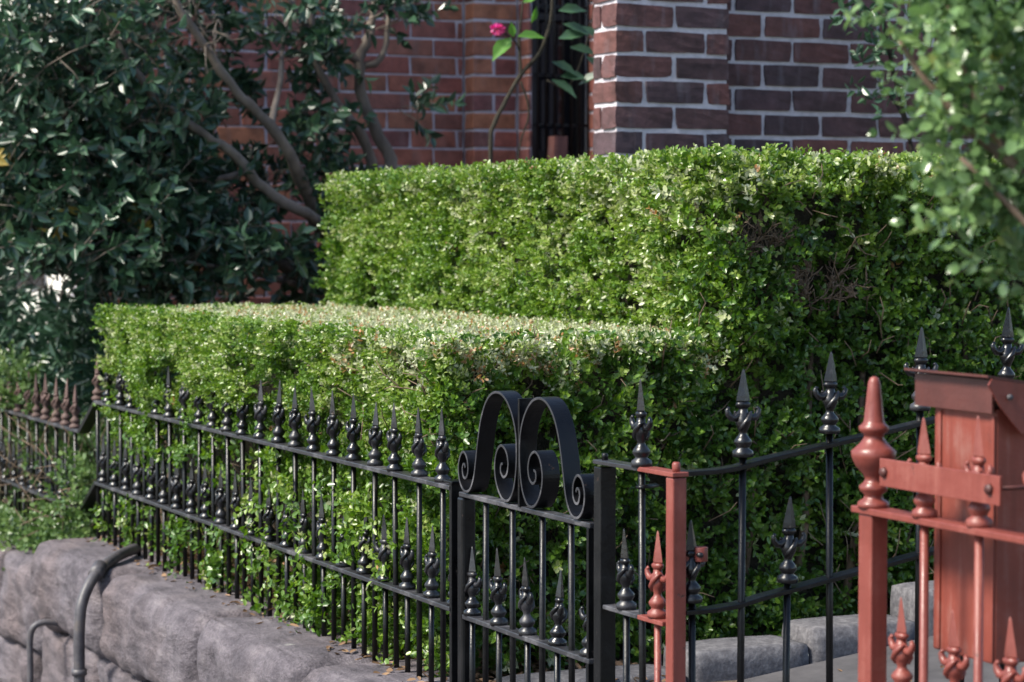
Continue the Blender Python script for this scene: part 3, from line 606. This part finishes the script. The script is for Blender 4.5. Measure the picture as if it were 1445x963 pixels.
def dry(T, P, prob):       # some shoots were clipped and dried: tan tips
    m = RNG.random(len(T)) < prob; T[m] = RNG.uniform(.64, .86, m.sum()); T[RNG.random(len(T)) < .0012] = 1; return T
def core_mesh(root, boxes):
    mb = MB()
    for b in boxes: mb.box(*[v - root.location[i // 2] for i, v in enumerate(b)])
    return mb.build('dark_core_brown', M['inner'], root)  # solid dark boxes added inside the foliage to block light
def twigs(root, segs, rad, mat='twig', name='bare_twig'):
    mb = MB()
    for s in segs: mb.tube([Vector(p) - root.location for p in s], [rad, rad * .8, rad * .45][:len(s)], 4)
    return kind(mb.build(name, M[mat], root), 'stuff')
def rand_twigs(n, lo, hi, d, ln):
    out = []
    for _ in range(n):
        p = np.array([RNG.uniform(a, b) for a, b in zip(lo, hi)]); v = nrm(np.array(d) + RNG.normal(0, .6, 3)) * RNG.uniform(.6, 1.3) * ln; v2 = nrm(v + RNG.normal(0, .4 * ln, 3)) * ln * .6
        out.append((p, p + v, p + v + v2))
    return out
def fork(p, d, L, lev, out, sp=.55):
    p = np.array(p, float); d = nrm(np.array(d, float)); m = p + d * L * .5 + RNG.normal(0, L * .06, 3); e = p + d * L + RNG.normal(0, L * .10, 3); out.append((lev, (p, m, e)))
    if lev > 0:
        for q, k in ((m, 1), (e, 2)):
            for _ in range(k): fork(q, d + RNG.normal(0, sp, 3), L * RNG.uniform(.55, .85), lev - 1, out, sp)
def forked(root, seeds, lev, L, r0, mat, name, sp=.55):
    mb = MB()
    for p, d in seeds:
        out = []; fork(p, d, L, lev, out, sp)
        for l, pts in out: q = r0 * (.42 + .58 * l / max(lev, 1)); mb.tube([Vector(x) - root.location for x in pts], [q, q * .85, q * .7], 5)
    return kind(mb.build(name, M[mat], root), 'stuff')
XF, YS, ZL, XT, ZT = 2.345, 5.46, 1.34, 3.11, 1.81
low = thing('low_hedge', 'low clipped box hedge with flat pale top pressing against the black fence', 'hedge', (2.7, 7, .5))
lv = Leaves(); XU = 3.30
def edge_in(d, r=.045): d = np.clip(d, 0, r); return -(r - np.sqrt(np.maximum(r * r - (r - d) ** 2, 0)))
def s_front(P):
    z, y = P[:, 2], P[:, 1]
    s = ((vn(P, 3.5) - .5) * .07 + (vn(P, 8) - .5) * .05) * np.clip((1.38 - z) / .22, .3, 1) + edge_in(ZL - z, .016) + edge_in(y - YS, .03) + .125 * np.clip((y - 5.75) / 1.0, 0, 1)
    s += np.where((z > .98) & (z < 1.12), -.05 * np.sin((z - .98) / .14 * np.pi) * (vn(P, 2.2) > .38), 0)
    s += np.clip(1.0 - z, 0, .06) * 1.5 + np.where(z < 1.0, (vn(P + 1, 8) - .45) * .07, 0)
    return s
def k_low(Q): return (Q[:, 2] < ZL + .002 + RNG.exponential(.0025, len(Q))) & (Q[:, 0] > np.where(Q[:, 2] > 1.035 + .04 * vn(Q, 8), 2.300 - .14 * np.clip((Q[:, 1] - 5.75) / 1.0, 0, 1), 2.283 + .022 * ((Q[:, 2] > .70) & (Q[:, 2] < .87)) - .045 * (vn(Q + 7, 9) > .61)) - RNG.exponential(.006, len(Q)))
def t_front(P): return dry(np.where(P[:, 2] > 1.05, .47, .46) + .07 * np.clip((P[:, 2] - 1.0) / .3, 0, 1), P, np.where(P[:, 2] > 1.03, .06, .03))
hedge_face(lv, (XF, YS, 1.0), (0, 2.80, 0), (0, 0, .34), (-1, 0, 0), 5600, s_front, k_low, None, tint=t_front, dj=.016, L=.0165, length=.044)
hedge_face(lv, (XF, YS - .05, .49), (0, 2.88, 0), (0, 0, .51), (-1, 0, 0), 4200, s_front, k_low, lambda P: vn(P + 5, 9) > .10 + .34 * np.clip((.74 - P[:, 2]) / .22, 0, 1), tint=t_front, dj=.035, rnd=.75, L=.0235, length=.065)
def s_side(P):
    x, z = P[:, 0], P[:, 2]
    s = (vn(P, 4) - .5) * .10 + (vn(P, 9) - .5) * .06
    s += np.where(x < XT + .02, edge_in(ZL - z), edge_in(ZT - z))
    s += .07 * np.exp(-((x - 3.17) / .12) ** 2 - ((z - 1.36) / .12) ** 2)
    s += np.where(x > 3.45, -.06, 0)
    return s
def hole(P):
    x, z = P[:, 0], P[:, 2]
    h1 = ((x - 3.28) / .115) ** 2 + ((z - 1.585) / .080) ** 2 < 1 + (vn(P, 20) - .5)
    h2 = ((x - 3.49) / .11) ** 2 + ((z - 1.47) / .10) ** 2 < 1 + (vn(P, 15) - .5) * 1.6
    h3 = ((x - 3.05) / .12) ** 2 + ((z - .92) / .05) ** 2 < 1 + (vn(P, 15) - .5) * 1.6
    h2 &= RNG.random(len(P)) < .85
    return ~(h1 | h2 | h3)
def t_side(P): return dry(.36 + .12 * (vn(P, 5) - .5), P, .025)
def k_side(Q): return (Q[:, 2] < np.where(Q[:, 0] < XT - .03, ZL, ZT) + RNG.exponential(.006, len(Q)))
hedge_face(lv, (XF, YS, .48), (.80, 0, 0), (0, 0, .86), (0, -1, 0), 2500, s_side, lambda Q: k_side(Q) & k_low(Q), hole, tint=t_side, L=.0245, length=.064, rnd=.7, dj=.042)
def t_top(P): return np.where(RNG.random(len(P)) < .9, .86, .62)  # pale tint holds cut leaf edges and the sky reflection on the top
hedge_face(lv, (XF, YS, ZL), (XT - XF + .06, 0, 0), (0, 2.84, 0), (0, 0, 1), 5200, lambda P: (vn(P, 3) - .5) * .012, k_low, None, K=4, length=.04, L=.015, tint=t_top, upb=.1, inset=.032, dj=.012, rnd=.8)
hedge_face(lv, (XF - .08, YS + 2.80, .9), (.8, 0, 0), (0, 0, .44), (0, 1, 0), 1500, None, lambda Q: Q[:, 2] < ZL + .004, None, tint=t_side)
foliage(low, lv, M['box'], singles=300, focus=lambda a: a[0][:, 1] + (a[0][:, 2] < .62) * 2 + np.maximum(0, 2.40 - a[0][:, 0]) * 3 + RNG.random(len(a[0])) * .25 - .8 * (a[1][:, 1] < -.2))
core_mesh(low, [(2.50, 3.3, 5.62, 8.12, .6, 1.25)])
tw = rand_twigs(420, (2.40, 5.5, .47), (2.62, 8.5, .9), (-.3, 0, 1), .10) + rand_twigs(160, (2.36, 5.5, 1.0), (2.46, 8.4, 1.25), (-.6, 0, .7), .06) + rand_twigs(120, (2.4, 5.50, .6), (3.1, 5.6, 1.3), (0, -.6, .7), .06)
twigs(low, tw, .0022)
for k in range(9):
    mb = MB(); y = 5.62 + k * .35; mb.tube([Vector(p) - low.location for p in ((2.56, y, .45), (2.54 + random.uniform(-.03, .03), y + .03, .6), (2.57, y - .04, .8))], [.014, .011, .008], 6); mb.build('stem', M['twig'], low)

tall = thing('tall_hedge', 'tall clipped box hedge with bare brown twig hollow rising behind the low one', 'hedge', (3.5, 6.5, .5))
lv = Leaves()
def s_tf(P): return (vn(P, 3) - .5) * .08 + (vn(P, 8) - .5) * .05 + edge_in(ZT - P[:, 2], .06) + edge_in(P[:, 1] - YS, .08)
def k_tall(Q): return (Q[:, 2] < ZT + RNG.exponential(.006, len(Q)) + (vn(Q, 5) - .5) * .02) & (Q[:, 0] > XT - .05 - RNG.exponential(.01, len(Q)))
def t_tf(P):
    c = np.clip(1 - np.hypot((P[:, 1] - 5.52) / .45, (P[:, 2] - 1.68) / .16), 0, 1)
    return dry(.50 + .12 * np.clip((P[:, 2] - 1.4) / .4, 0, 1) + 0 * c, P, .035 + .5 * c)
hedge_face(lv, (XT, YS, 1.28), (0, 2.95, 0), (0, 0, .53), (-1, 0, 0), 4000, s_tf, k_tall, None, tint=t_tf, L=.0195, dj=.022, length=.05)
def t_ts(P):
    c = np.clip(1 - np.hypot((P[:, 0] - 3.13) / .12, (P[:, 2] - 1.66) / .13), 0, 1)
    return dry(.37 + .14 * np.clip((P[:, 2] - 1.6) / .2, 0, 1), P, .03 + .5 * c)
hedge_face(lv, (XT - .01, YS, .5), (1.35, 0, 0), (0, 0, 1.31), (0, -1, 0), 2500, s_side, lambda Q: Q[:, 2] < ZT + RNG.exponential(.007, len(Q)) + (vn(Q, 5) - .5) * .02, hole, tint=t_ts, L=.0245, length=.064, rnd=.7, dj=.042)
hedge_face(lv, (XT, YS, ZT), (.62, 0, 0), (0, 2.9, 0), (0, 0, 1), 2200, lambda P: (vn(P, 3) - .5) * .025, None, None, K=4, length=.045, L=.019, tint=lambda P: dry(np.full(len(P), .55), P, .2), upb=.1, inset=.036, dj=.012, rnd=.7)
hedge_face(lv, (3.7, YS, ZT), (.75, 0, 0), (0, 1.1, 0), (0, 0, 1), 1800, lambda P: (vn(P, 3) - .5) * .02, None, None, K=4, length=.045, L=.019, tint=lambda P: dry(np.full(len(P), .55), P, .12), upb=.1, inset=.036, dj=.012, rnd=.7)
hedge_face(lv, (XT, 8.37, 1.28), (.6, 0, 0), (0, 0, .53), (0, 1, 0), 1500, None, k_tall, None, tint=t_ts, L=.021)
foliage(tall, lv, M['box'], singles=300, focus=lambda a: a[0][:, 1] + (a[0][:, 2] < .7) * 2 + RNG.random(len(a[0])) * .2 - .5 * (a[1][:, 1] < -.2) + (a[0][:, 0] > 4.0) * 2)
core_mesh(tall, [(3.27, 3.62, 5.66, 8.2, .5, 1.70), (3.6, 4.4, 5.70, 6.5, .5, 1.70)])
forked(tall, [((3.20 + k * .02 + random.uniform(-.01, .01), 5.58, 1.50 + random.uniform(-.02, .02)), (random.uniform(-.3, .4), -.55, 1)) for k in range(9)], 3, .06, .0034, 'twig', 'bare_branches', .5)
forked(tall, [((3.36 + k * .025, 5.62, 1.32 + random.uniform(-.02, .06)), (random.uniform(-.4, .4), -.4, 1)) for k in range(10)], 3, .075, .0036, 'twig', 'bare_branches', .5)
tw = rand_twigs(150, (3.1, 5.5, .6), (4.2, 5.58, 1.7), (0, -.5, .6), .06)
twigs(tall, tw, .0020)
for k in range(6):
    mb = MB(); x = 3.3 + k * .17; mb.tube([Vector(p) - tall.location for p in ((x, 5.66, .45), (x + .02, 5.60, .8), (x + .05, 5.62, 1.3))], [.014, .012, .008], 6); mb.build('stem', M['twig'], tall)

# ------------------------------------------------------------------ camellia tree
camt = thing('camellia_tree', 'dark glossy leaved camellia with bare grey limbs left of the brick wall', 'tree', (3.62, 9.6, .35))
cl = camt.location
def gap(lv):
    a, d = np.array([2.15, 8.6, 1.40]), nrm(np.array([.2530, 1.0, -.0262]))
    for k in range(len(lv.P)):
        v = lv.P[k] - a; v = v - (v @ d)[:, None] * d; m = (np.abs(v[:, 0]) > .10 * (.6 + .8 * vn(lv.P[k], 9))) | (np.abs(v[:, 2]) > .055) 
        for q in (lv.P, lv.D, lv.N, lv.L, lv.W, lv.T): q[k] = q[k][m]
def limb(root, pts, r0, r1, mat='bark', name='limb', n=8):
    mb = MB(); P = [Vector(p) for p in pts]; out = []
    for i in range(len(P) - 1):
        p0, p1, p2, p3 = P[max(i - 1, 0)], P[i], P[i + 1], P[min(i + 2, len(P) - 1)]
        for k in range(4):
            u = k / 4; out.append(.5 * ((2 * p1) + (p2 - p0) * u + (2 * p0 - 5 * p1 + 4 * p2 - p3) * u * u + (3 * p1 - p0 - 3 * p2 + p3) * u ** 3))
    out.append(P[-1]); m = len(out)
    rad = [(r0 + (r1 - r0) * i / (m - 1)) * RNG.uniform(.88, 1.12) for i in range(m)]
    mb.tube([p - root.location + Vector(RNG.normal(0, r0 * .1, 3)) for p in out], rad, n); return mb.build(name, M[mat], root)
limb(camt, [(3.62, 9.6, .3), (3.60, 9.58, .9), (3.59, 9.52, 1.35), (3.584, 9.45, 1.6)], .055, .042, name='trunk')
limb(camt, [(3.75, 9.6, .3), (3.84, 9.55, 1.2), (3.866, 9.5, 1.82), (3.812, 9.5, 1.99), (3.739, 9.5, 2.152), (3.726, 9.5, 2.314), (3.765, 9.5, 2.40), (3.79, 9.52, 2.5), (3.86, 9.55, 2.75)], .036, .015, name='trunk')
limb(camt, [(3.726, 9.5, 2.30), (3.606, 9.5, 2.384), (3.481, 9.45, 2.439), (3.373, 9.4, 2.551), (3.3, 9.4, 2.75)], .018, .009)
limb(camt, [(3.74, 9.5, 2.29), (3.80, 9.48, 2.31), (3.845, 9.5, 2.392), (3.862, 9.5, 2.571), (3.9, 9.5, 2.7)], .016, .008)
limb(camt, [(3.80, 9.5, 1.80), (3.72, 9.46, 1.99), (3.60, 9.42, 2.12), (3.50, 9.42, 2.30), (3.47, 9.42, 2.6)], .026, .012)
limb(camt, [(3.584, 9.45, 1.56), (3.47, 9.25, 1.61), (3.331, 9.10, 1.672), (3.154, 9.08, 1.761), (3.036, 9.06, 1.888), (2.892, 9.04, 1.975), (2.736, 9.04, 2.08), (2.61, 9.05, 2.229), (2.5, 9.1, 2.45)], .029, .012)
limb(camt, [(3.56, 9.5, 1.58), (3.42, 9.3, 1.735), (3.277, 9.15, 1.914), (3.159, 9.12, 2.053), (3.047, 9.1, 2.149), (2.925, 9.1, 2.313), (2.797, 9.1, 2.502), (2.7, 9.2, 2.8)], .030, .013)
limb(camt, [(3.59, 9.5, 1.33), (3.434, 9.3, 1.384), (3.312, 9.2, 1.43), (3.16, 9.1, 1.516)], .030, .022)
limb(camt, [(3.20, 9.14, 2.0), (3.30, 9.3, 2.2), (3.387, 9.5, 2.377), (3.45, 9.5, 2.6)], .015, .007)
limb(camt, [(2.87, 9.47, 2.08), (2.7, 9.4, 2.15), (2.549, 9.3, 2.2), (2.3, 9.2, 2.3)], .016, .006)
limb(camt, [(3.55, 9.4, 1.40), (3.35, 9.2, 1.38), (3.0, 9.0, 1.45), (2.6, 8.95, 1.5)], .016, .006)
limb(camt, [(3.2, 9.45, 1.84), (2.95, 9.2, 1.80), (2.7, 9.05, 1.82), (2.4, 9.0, 1.95)], .014, .006)
lv = Leaves()
# clumps: centre x,y,z, radii, count of shoots
CL = [(2.62, 9.25, 1.85, .40, .40, .42, 270), (2.40, 9.2, 2.35, .36, .40, .30, 130), (2.98, 9.15, 1.50, .40, .34, .14, 150), (3.18, 9.75, 2.25, .22, .15, .22, 36), (2.5, 9.15, 1.55, .35, .35, .25, 130), (3.02, 9.75, 1.95, .26, .15, .22, 44), (2.93, 9.2, 1.74, .18, .2, .08, 12),
      (3.46, 9.45, 2.42, .22, .2, .14, 44), (3.56, 9.55, 2.1, .12, .1, .16, 12), (3.42, 9.4, 1.95, .16, .2, .16, 26), (3.55, 9.35, 1.75, .13, .18, .14, 26), (3.5, 9.3, 1.45, .16, .2, .13, 34), (3.87, 9.42, 2.52, .16, .2, .09, 12), (3.92, 9.4, 2.14, .08, .1, .08, 5),
      (3.30, 9.6, 1.78, .2, .12, .14, 26), (2.90, 9.55, 2.5, .3, .3, .2, 50), (2.35, 9.7, 2.0, .4, .5, .5, 260), (2.8, 10.1, 1.9, .45, .2, .6, 200), (3.3, 10.25, 1.5, .3, .15, .3, 60), (2.15, 9.3, 1.7, .3, .3, .4, 120), (3.66, 9.4, 1.68, .10, .12, .12, 14), (2.75, 9.6, 2.85, .6, .4, .25, 90)]
tws = []
for cx, cy, cz, rx, ry, rz, n in CL:
    d = nrm(RNG.normal(size=(n, 3))) * (RNG.random((n, 1)) ** .45); B = np.array([cx, cy, cz]) + d * np.array([rx, ry, rz])
    A = d * np.array([.5, .6, .3]) + np.array([-.1, -.55, .15]) + RNG.normal(0, .55, (n, 3)); ln = RNG.uniform(.09, .19, n)
    T = np.clip(.42 + (vn(B, 5) - .5) * .5 + RNG.normal(0, .1, n), 0, .85); T[RNG.random(n) < .003] = 1
    sprigs(lv, B, A, 9, ln, .063, .034, T, spread=.9, tipsmall=False, alt=True, jit=.35)
    An = nrm(A)
    for b, a, q in zip(B, An, ln): tws.append((b - a * .10 + np.array([0, .03, -.02]), b, b + a * q))
gap(lv); foliage(camt, lv, M['cam'], big=True, singles=300, focus=lambda a: a[0][:, 1] + RNG.random(len(a[0])) * .3 + (a[0][:, 0] < 2.3) * 3)
twigs(camt, tws, .0028, 'bark', 'leaf_twig')
forked(camt, [((2.90 + .03 * k, 9.22, 2.26 + .04 * k), (-.6 + random.uniform(-.3, .5), -.5, .5)) for k in range(4)], 3, .20, .0042, 'bark', 'bare_branches', .75)

# ------------------------------------------------------------------ flowering plant before the window
fp = thing('flowering_plant', 'thin dark stemmed plant with one pink flower beside the barred window', 'plant', (3.97, 8.75, .47))
limb(fp, [(3.97, 8.75, .45), (3.95, 8.7, 1.4), (3.963, 8.7, 1.895), (3.972, 8.7, 2.006), (4.034, 8.7, 2.119), (4.096, 8.7, 2.218), (4.167, 8.7, 2.29), (4.22, 8.7, 2.404), (4.236, 8.7, 2.517), (4.25, 8.7, 2.75)], .011, .007, 'inner', 'stem', 6)
limb(fp, [(4.096, 8.7, 2.218), (4.092, 8.7, 2.29), (4.089, 8.7, 2.372), (4.105, 8.7, 2.512), (4.12, 8.7, 2.7)], .006, .003, 'inner', 'stem', 6)
limb(fp, [(4.089, 8.69, 2.19), (4.127, 8.69, 2.065), (4.08, 8.69, 1.91), (4.06, 8.7, 1.6)], .0045, .004, 'inner', 'stem', 6)
limb(fp, [(4.09, 8.7, 2.31), (4.06, 8.68, 2.345), (4.01, 8.67, 2.375), (3.975, 8.66, 2.387)], .004, .002, 'inner', 'stem', 5)
lme = leaf_mesh('leaf', [np.zeros((1, 3)), np.array([[1., 0, 0]]), np.array([[0, 0, 1.]]), np.ones(1), np.array([.55]), np.array([.5])], M['bright'], True)
lmd = leaf_mesh('leaf', [np.zeros((1, 3)), np.array([[1., 0, 0]]), np.array([[0, 0, 1.]]), np.ones(1), np.array([.5]), np.array([.7])], M['cam'], True)
def one_leaf(root, me, p, d, n, L):
    d = Vector(d).normalized(); s_ = Vector(n).cross(d).normalized(); n = d.cross(s_)
    m = Matrix(((d.x * L, s_.x * L, n.x * L, p[0]), (d.y * L, s_.y * L, n.y * L, p[1]), (d.z * L, s_.z * L, n.z * L, p[2]), (0, 0, 0, 1)))
    return put('leaf', me, root, matrix=Matrix.Translation(-root.location) @ m)
for p, d, n, L in (((4.07, 8.68, 2.365), (1, -.1, .05), (.1, -.6, .8), .115), ((4.04, 8.67, 2.36), (-.8, -.2, -.75), (-.5, -.7, .6), .125), ((4.05, 8.67, 2.36), (-.25, -.2, .75), (-.5, -.8, .1), .06), ((4.13, 8.68, 2.42), (.4, -.1, 1), (.5, -.8, 0), .07), ((4.10, 8.69, 2.50), (.9, -.2, .5), (0, -.8, .6), .07)):
    one_leaf(fp, lme, p, d, n, L)
for p, d in (((4.24, 8.66, 2.47), (1, -.1, .1)), ((4.24, 8.66, 2.36), (1, -.3, .25)), ((4.22, 8.68, 2.27), (.9, -.2, -.4)), ((4.25, 8.66, 2.21), (1, 0, .05)), ((4.34, 8.68, 2.18), (.4, -.5, .3)), ((4.30, 8.68, 2.33), (1, -.2, -.2)), ((4.23, 8.66, 2.55), (.9, -.4, -.1)), ((4.36, 8.7, 2.42), (.6, -.3, -.5)), ((4.38, 8.7, 2.30), (.5, -.3, -.5)), ((4.22, 8.68, 2.2), (.7, -.4, -.5)), ((4.26, 8.66, 2.42), (.9, -.2, -.3))):
    one_leaf(fp, lmd, p, d, (.1, -.7, .7), .12)
limb(fp, [(4.22, 8.72, 2.2), (4.3, 8.7, 2.17), (4.37, 8.7, 2.3), (4.42, 8.7, 2.5), (4.43, 8.7, 2.7)], .004, .003, 'inner', 'stem', 5)
lv = Leaves(); n = 60; d = nrm(RNG.normal(size=(n, 3))); P = np.array([3.975, 8.66, 2.388]) + d * .013 * np.array([1.5, 1, .8])
lv.add(P, d, RNG.normal(size=(n, 3)), np.full(n, .016), np.full(n, .010), RNG.random(n)); a = lv.cat(); a[0] = a[0] - np.array(fp.location); put('flower', leaf_mesh('flower', a, M['petal']), fp)

# ------------------------------------------------------------------ overhanging shrub at right
sh = thing('shrub', 'leafy blurred shrub overhanging the red fence and mailbox at upper right', 'shrub', (2.5, 2.3, .4))
limb(sh, [(2.5, 2.3, .35), (2.42, 2.38, .9), (2.30, 2.5, 1.35), (2.12, 2.66, 1.6), (1.96, 2.75, 1.75), (1.88, 2.78, 1.86)], .016, .003, 'twig', 'stem')
limb(sh, [(2.42, 2.38, .9), (2.28, 2.55, 1.3), (2.14, 2.66, 1.52), (2.02, 2.72, 1.70), (1.95, 2.75, 1.85), (1.93, 2.75, 2.0)], .010, .003, 'twig', 'stem')
limb(sh, [(2.30, 2.5, 1.35), (2.14, 2.62, 1.46), (2.03, 2.68, 1.60), (1.94, 2.72, 1.70)], .007, .003, 'twig', 'stem')
limb(sh, [(2.45, 2.36, .7), (2.28, 2.52, .95), (2.17, 2.62, 1.15), (2.13, 2.66, 1.35)], .007, .003, 'twig', 'stem')
lv = Leaves()
S = lambda x, y, dy=0: (1.837 + (x - 1250) * .00117 + dy * .37, 2.75 + dy, 1.91 - y * .00096)
for (x, y, dy, r, n) in ((1415, 50, 0, .11, 66), (1350, 30, 0, .07, 34), (1295, 15, .02, .03, 7), (1362, 140, 0, .07, 32), (1430, 170, 0, .10, 52), (1322, 165, .03, .028, 5), (1390, 240, 0, .055, 24), (1440, 280, 0, .06, 30), (1365, 300, 0, .036, 9), (1428, 345, 0, .04, 15), (1350, 340, 0, .014, 2),
                      (1468, 390, 0, .03, 8), (1496, 470, 0, .035, 7), (1600, 100, 0, .16, 110), (1610, 300, 0, .14, 90), (1640, 520, 0, .12, 70), (1660, 750, 0, .12, 60), (1410, -60, 0, .13, 60), (1520, -80, 0, .15, 70), (1470, 60, .25, .14, 50), (1510, 150, 0, .12, 70), (1520, 300, 0, .08, 40)):
    c = np.array(S(x, y, dy)); d = nrm(RNG.normal(size=(n, 3))) * (RNG.random((n, 1)) ** .5); B = c + d * r
    A = d * .5 + np.array([-.35, .1, .35]) + RNG.normal(0, .6, (n, 3)); T = np.clip(.46 + RNG.normal(0, .16, n), 0, .9); T[RNG.random(n) < .003] = 1
    sprigs(lv, B, A, 3, RNG.uniform(.05, .085, n), .0275, .0175, T, keep=None)
foliage(sh, lv, M['shrub'], big=False, singles=300, focus=lambda a: np.where((a[0][:, 0] > 1.84) & (a[0][:, 0] < 2.05) & (a[0][:, 2] < 1.9), 0, 9) + a[0][:, 1])
ov = thing('climbing_plant', 'few dark sprigs of a climber hanging over the upper brick wall', 'plant', (4.95, 7.2, .4))
limb(ov, [(5.05, 7.25, .4), (5.0, 7.2, 1.4), (4.92, 7.2, 1.9), (4.82, 7.15, 2.12), (4.74, 7.1, 2.3), (4.70, 7.1, 2.5)], .012, .005, 'inner', 'stem', 6)
limb(ov, [(4.92, 7.2, 1.9), (4.84, 7.15, 2.02), (4.72, 7.12, 2.12)], .006, .002, 'inner', 'stem', 6)
lv = Leaves(); n = 34; B = np.array([4.72, 7.1, 2.30]) + RNG.normal(0, 1, (n, 3)) * np.array([.09, .05, .10])
sprigs(lv, B, RNG.normal(0, .6, (n, 3)) + np.array([-.2, -.2, 0]), 4, np.full(n, .07), .052, .026, np.full(n, .62), alt=True)
n = 16; B = np.array([4.80, 7.1, 2.08]) + RNG.normal(0, 1, (n, 3)) * np.array([.07, .04, .04]); sprigs(lv, B, RNG.normal(0, .6, (n, 3)), 3, np.full(n, .05), .045, .022, np.full(n, .62), alt=True)
foliage(ov, lv, M['cam'], big=True, singles=60, focus=lambda a: a[0][:, 1])

# ------------------------------------------------------------------ plants at left
cr = thing('creeper', 'pale green creeper sprawling through the lower left fence onto the stone wall', 'creeper', (2.35, 9.3, .38))
lv = Leaves()
for (cx, cy, cz, rx, ry, rz, n) in ((2.42, 9.3, .60, .10, .75, .22, 520), (2.31, 8.85, .45, .06, .38, .11, 170), (2.46, 10.2, .60, .14, .8, .26, 340), (2.22, 9.5, .40, .07, .6, .08, 170), (2.3, 8.62, .60, .10, .12, .16, 110), (2.52, 8.9, .72, .12, .4, .16, 150), (2.30, 9.65, .97, .07, .42, .10, 120), (2.38, 9.3, .72, .07, .5, .12, 60)):
    d = nrm(RNG.normal(size=(n, 3))) * (RNG.random((n, 1)) ** .4); B = np.array([cx, cy, cz]) + d * np.array([rx, ry, rz])
    A = d * .6 + np.array([-.45, -.2, .35]) + RNG.normal(0, .5, (n, 3)); T = np.clip(.48 + (vn(B, 8) - .5) * .5 + RNG.normal(0, .1, n), 0, 1)
    sprigs(lv, B, A, 5, RNG.uniform(.06, .12, n), .030, .0195, T)
foliage(cr, lv, M['creep'], singles=300, focus=lambda a: a[0][:, 0] + RNG.random(len(a[0])) * .05 + (a[0][:, 1] > 9.6) * 1)
tws = rand_twigs(160, (2.22, 8.6, .45), (2.45, 10, .8), (-.3, -.2, .6), .12); twigs(cr, tws, .0025)
ds = thing('dark_shrub', 'shadowy long leaved shrub behind the rusty spikes at far left', 'shrub', (2.75, 9.6, .36))
lv = Leaves()
for (cx, cy, cz, rx, ry, rz, n) in ((2.72, 9.6, 1.05, .22, .75, .28, 330), (2.6, 10.6, 1.1, .3, .6, .35, 260), (2.78, 9.2, 1.12, .16, .4, .2, 120), (2.85, 9.6, .7, .2, .8, .3, 200), (2.7, 11.4, .9, .5, .7, .6, 300)):
    d = nrm(RNG.normal(size=(n, 3))) * (RNG.random((n, 1)) ** .45); B = np.array([cx, cy, cz]) + d * np.array([rx, ry, rz])
    A = d * .5 + np.array([-.5, -.4, .15]) + RNG.normal(0, .55, (n, 3)); T = np.clip(.42 + (vn(B, 5) - .5) * .5, 0, .9)
    sprigs(lv, B, A, 6, RNG.uniform(.08, .16, n), .075, .026, T, tipsmall=False, alt=True, jit=.35)
gap(lv); foliage(ds, lv, M['cam'], big=True, singles=200, focus=lambda a: a[0][:, 0] + a[0][:, 1] * .2)
for k in range(7): limb(ds, [(2.75, 9.1 + k * .2, .33), (2.72, 9.12 + k * .2, .7), (2.62 + random.uniform(-.06, .1), 9.1 + k * .2, 1.1)], .010, .004, 'inner', 'stem', 6)
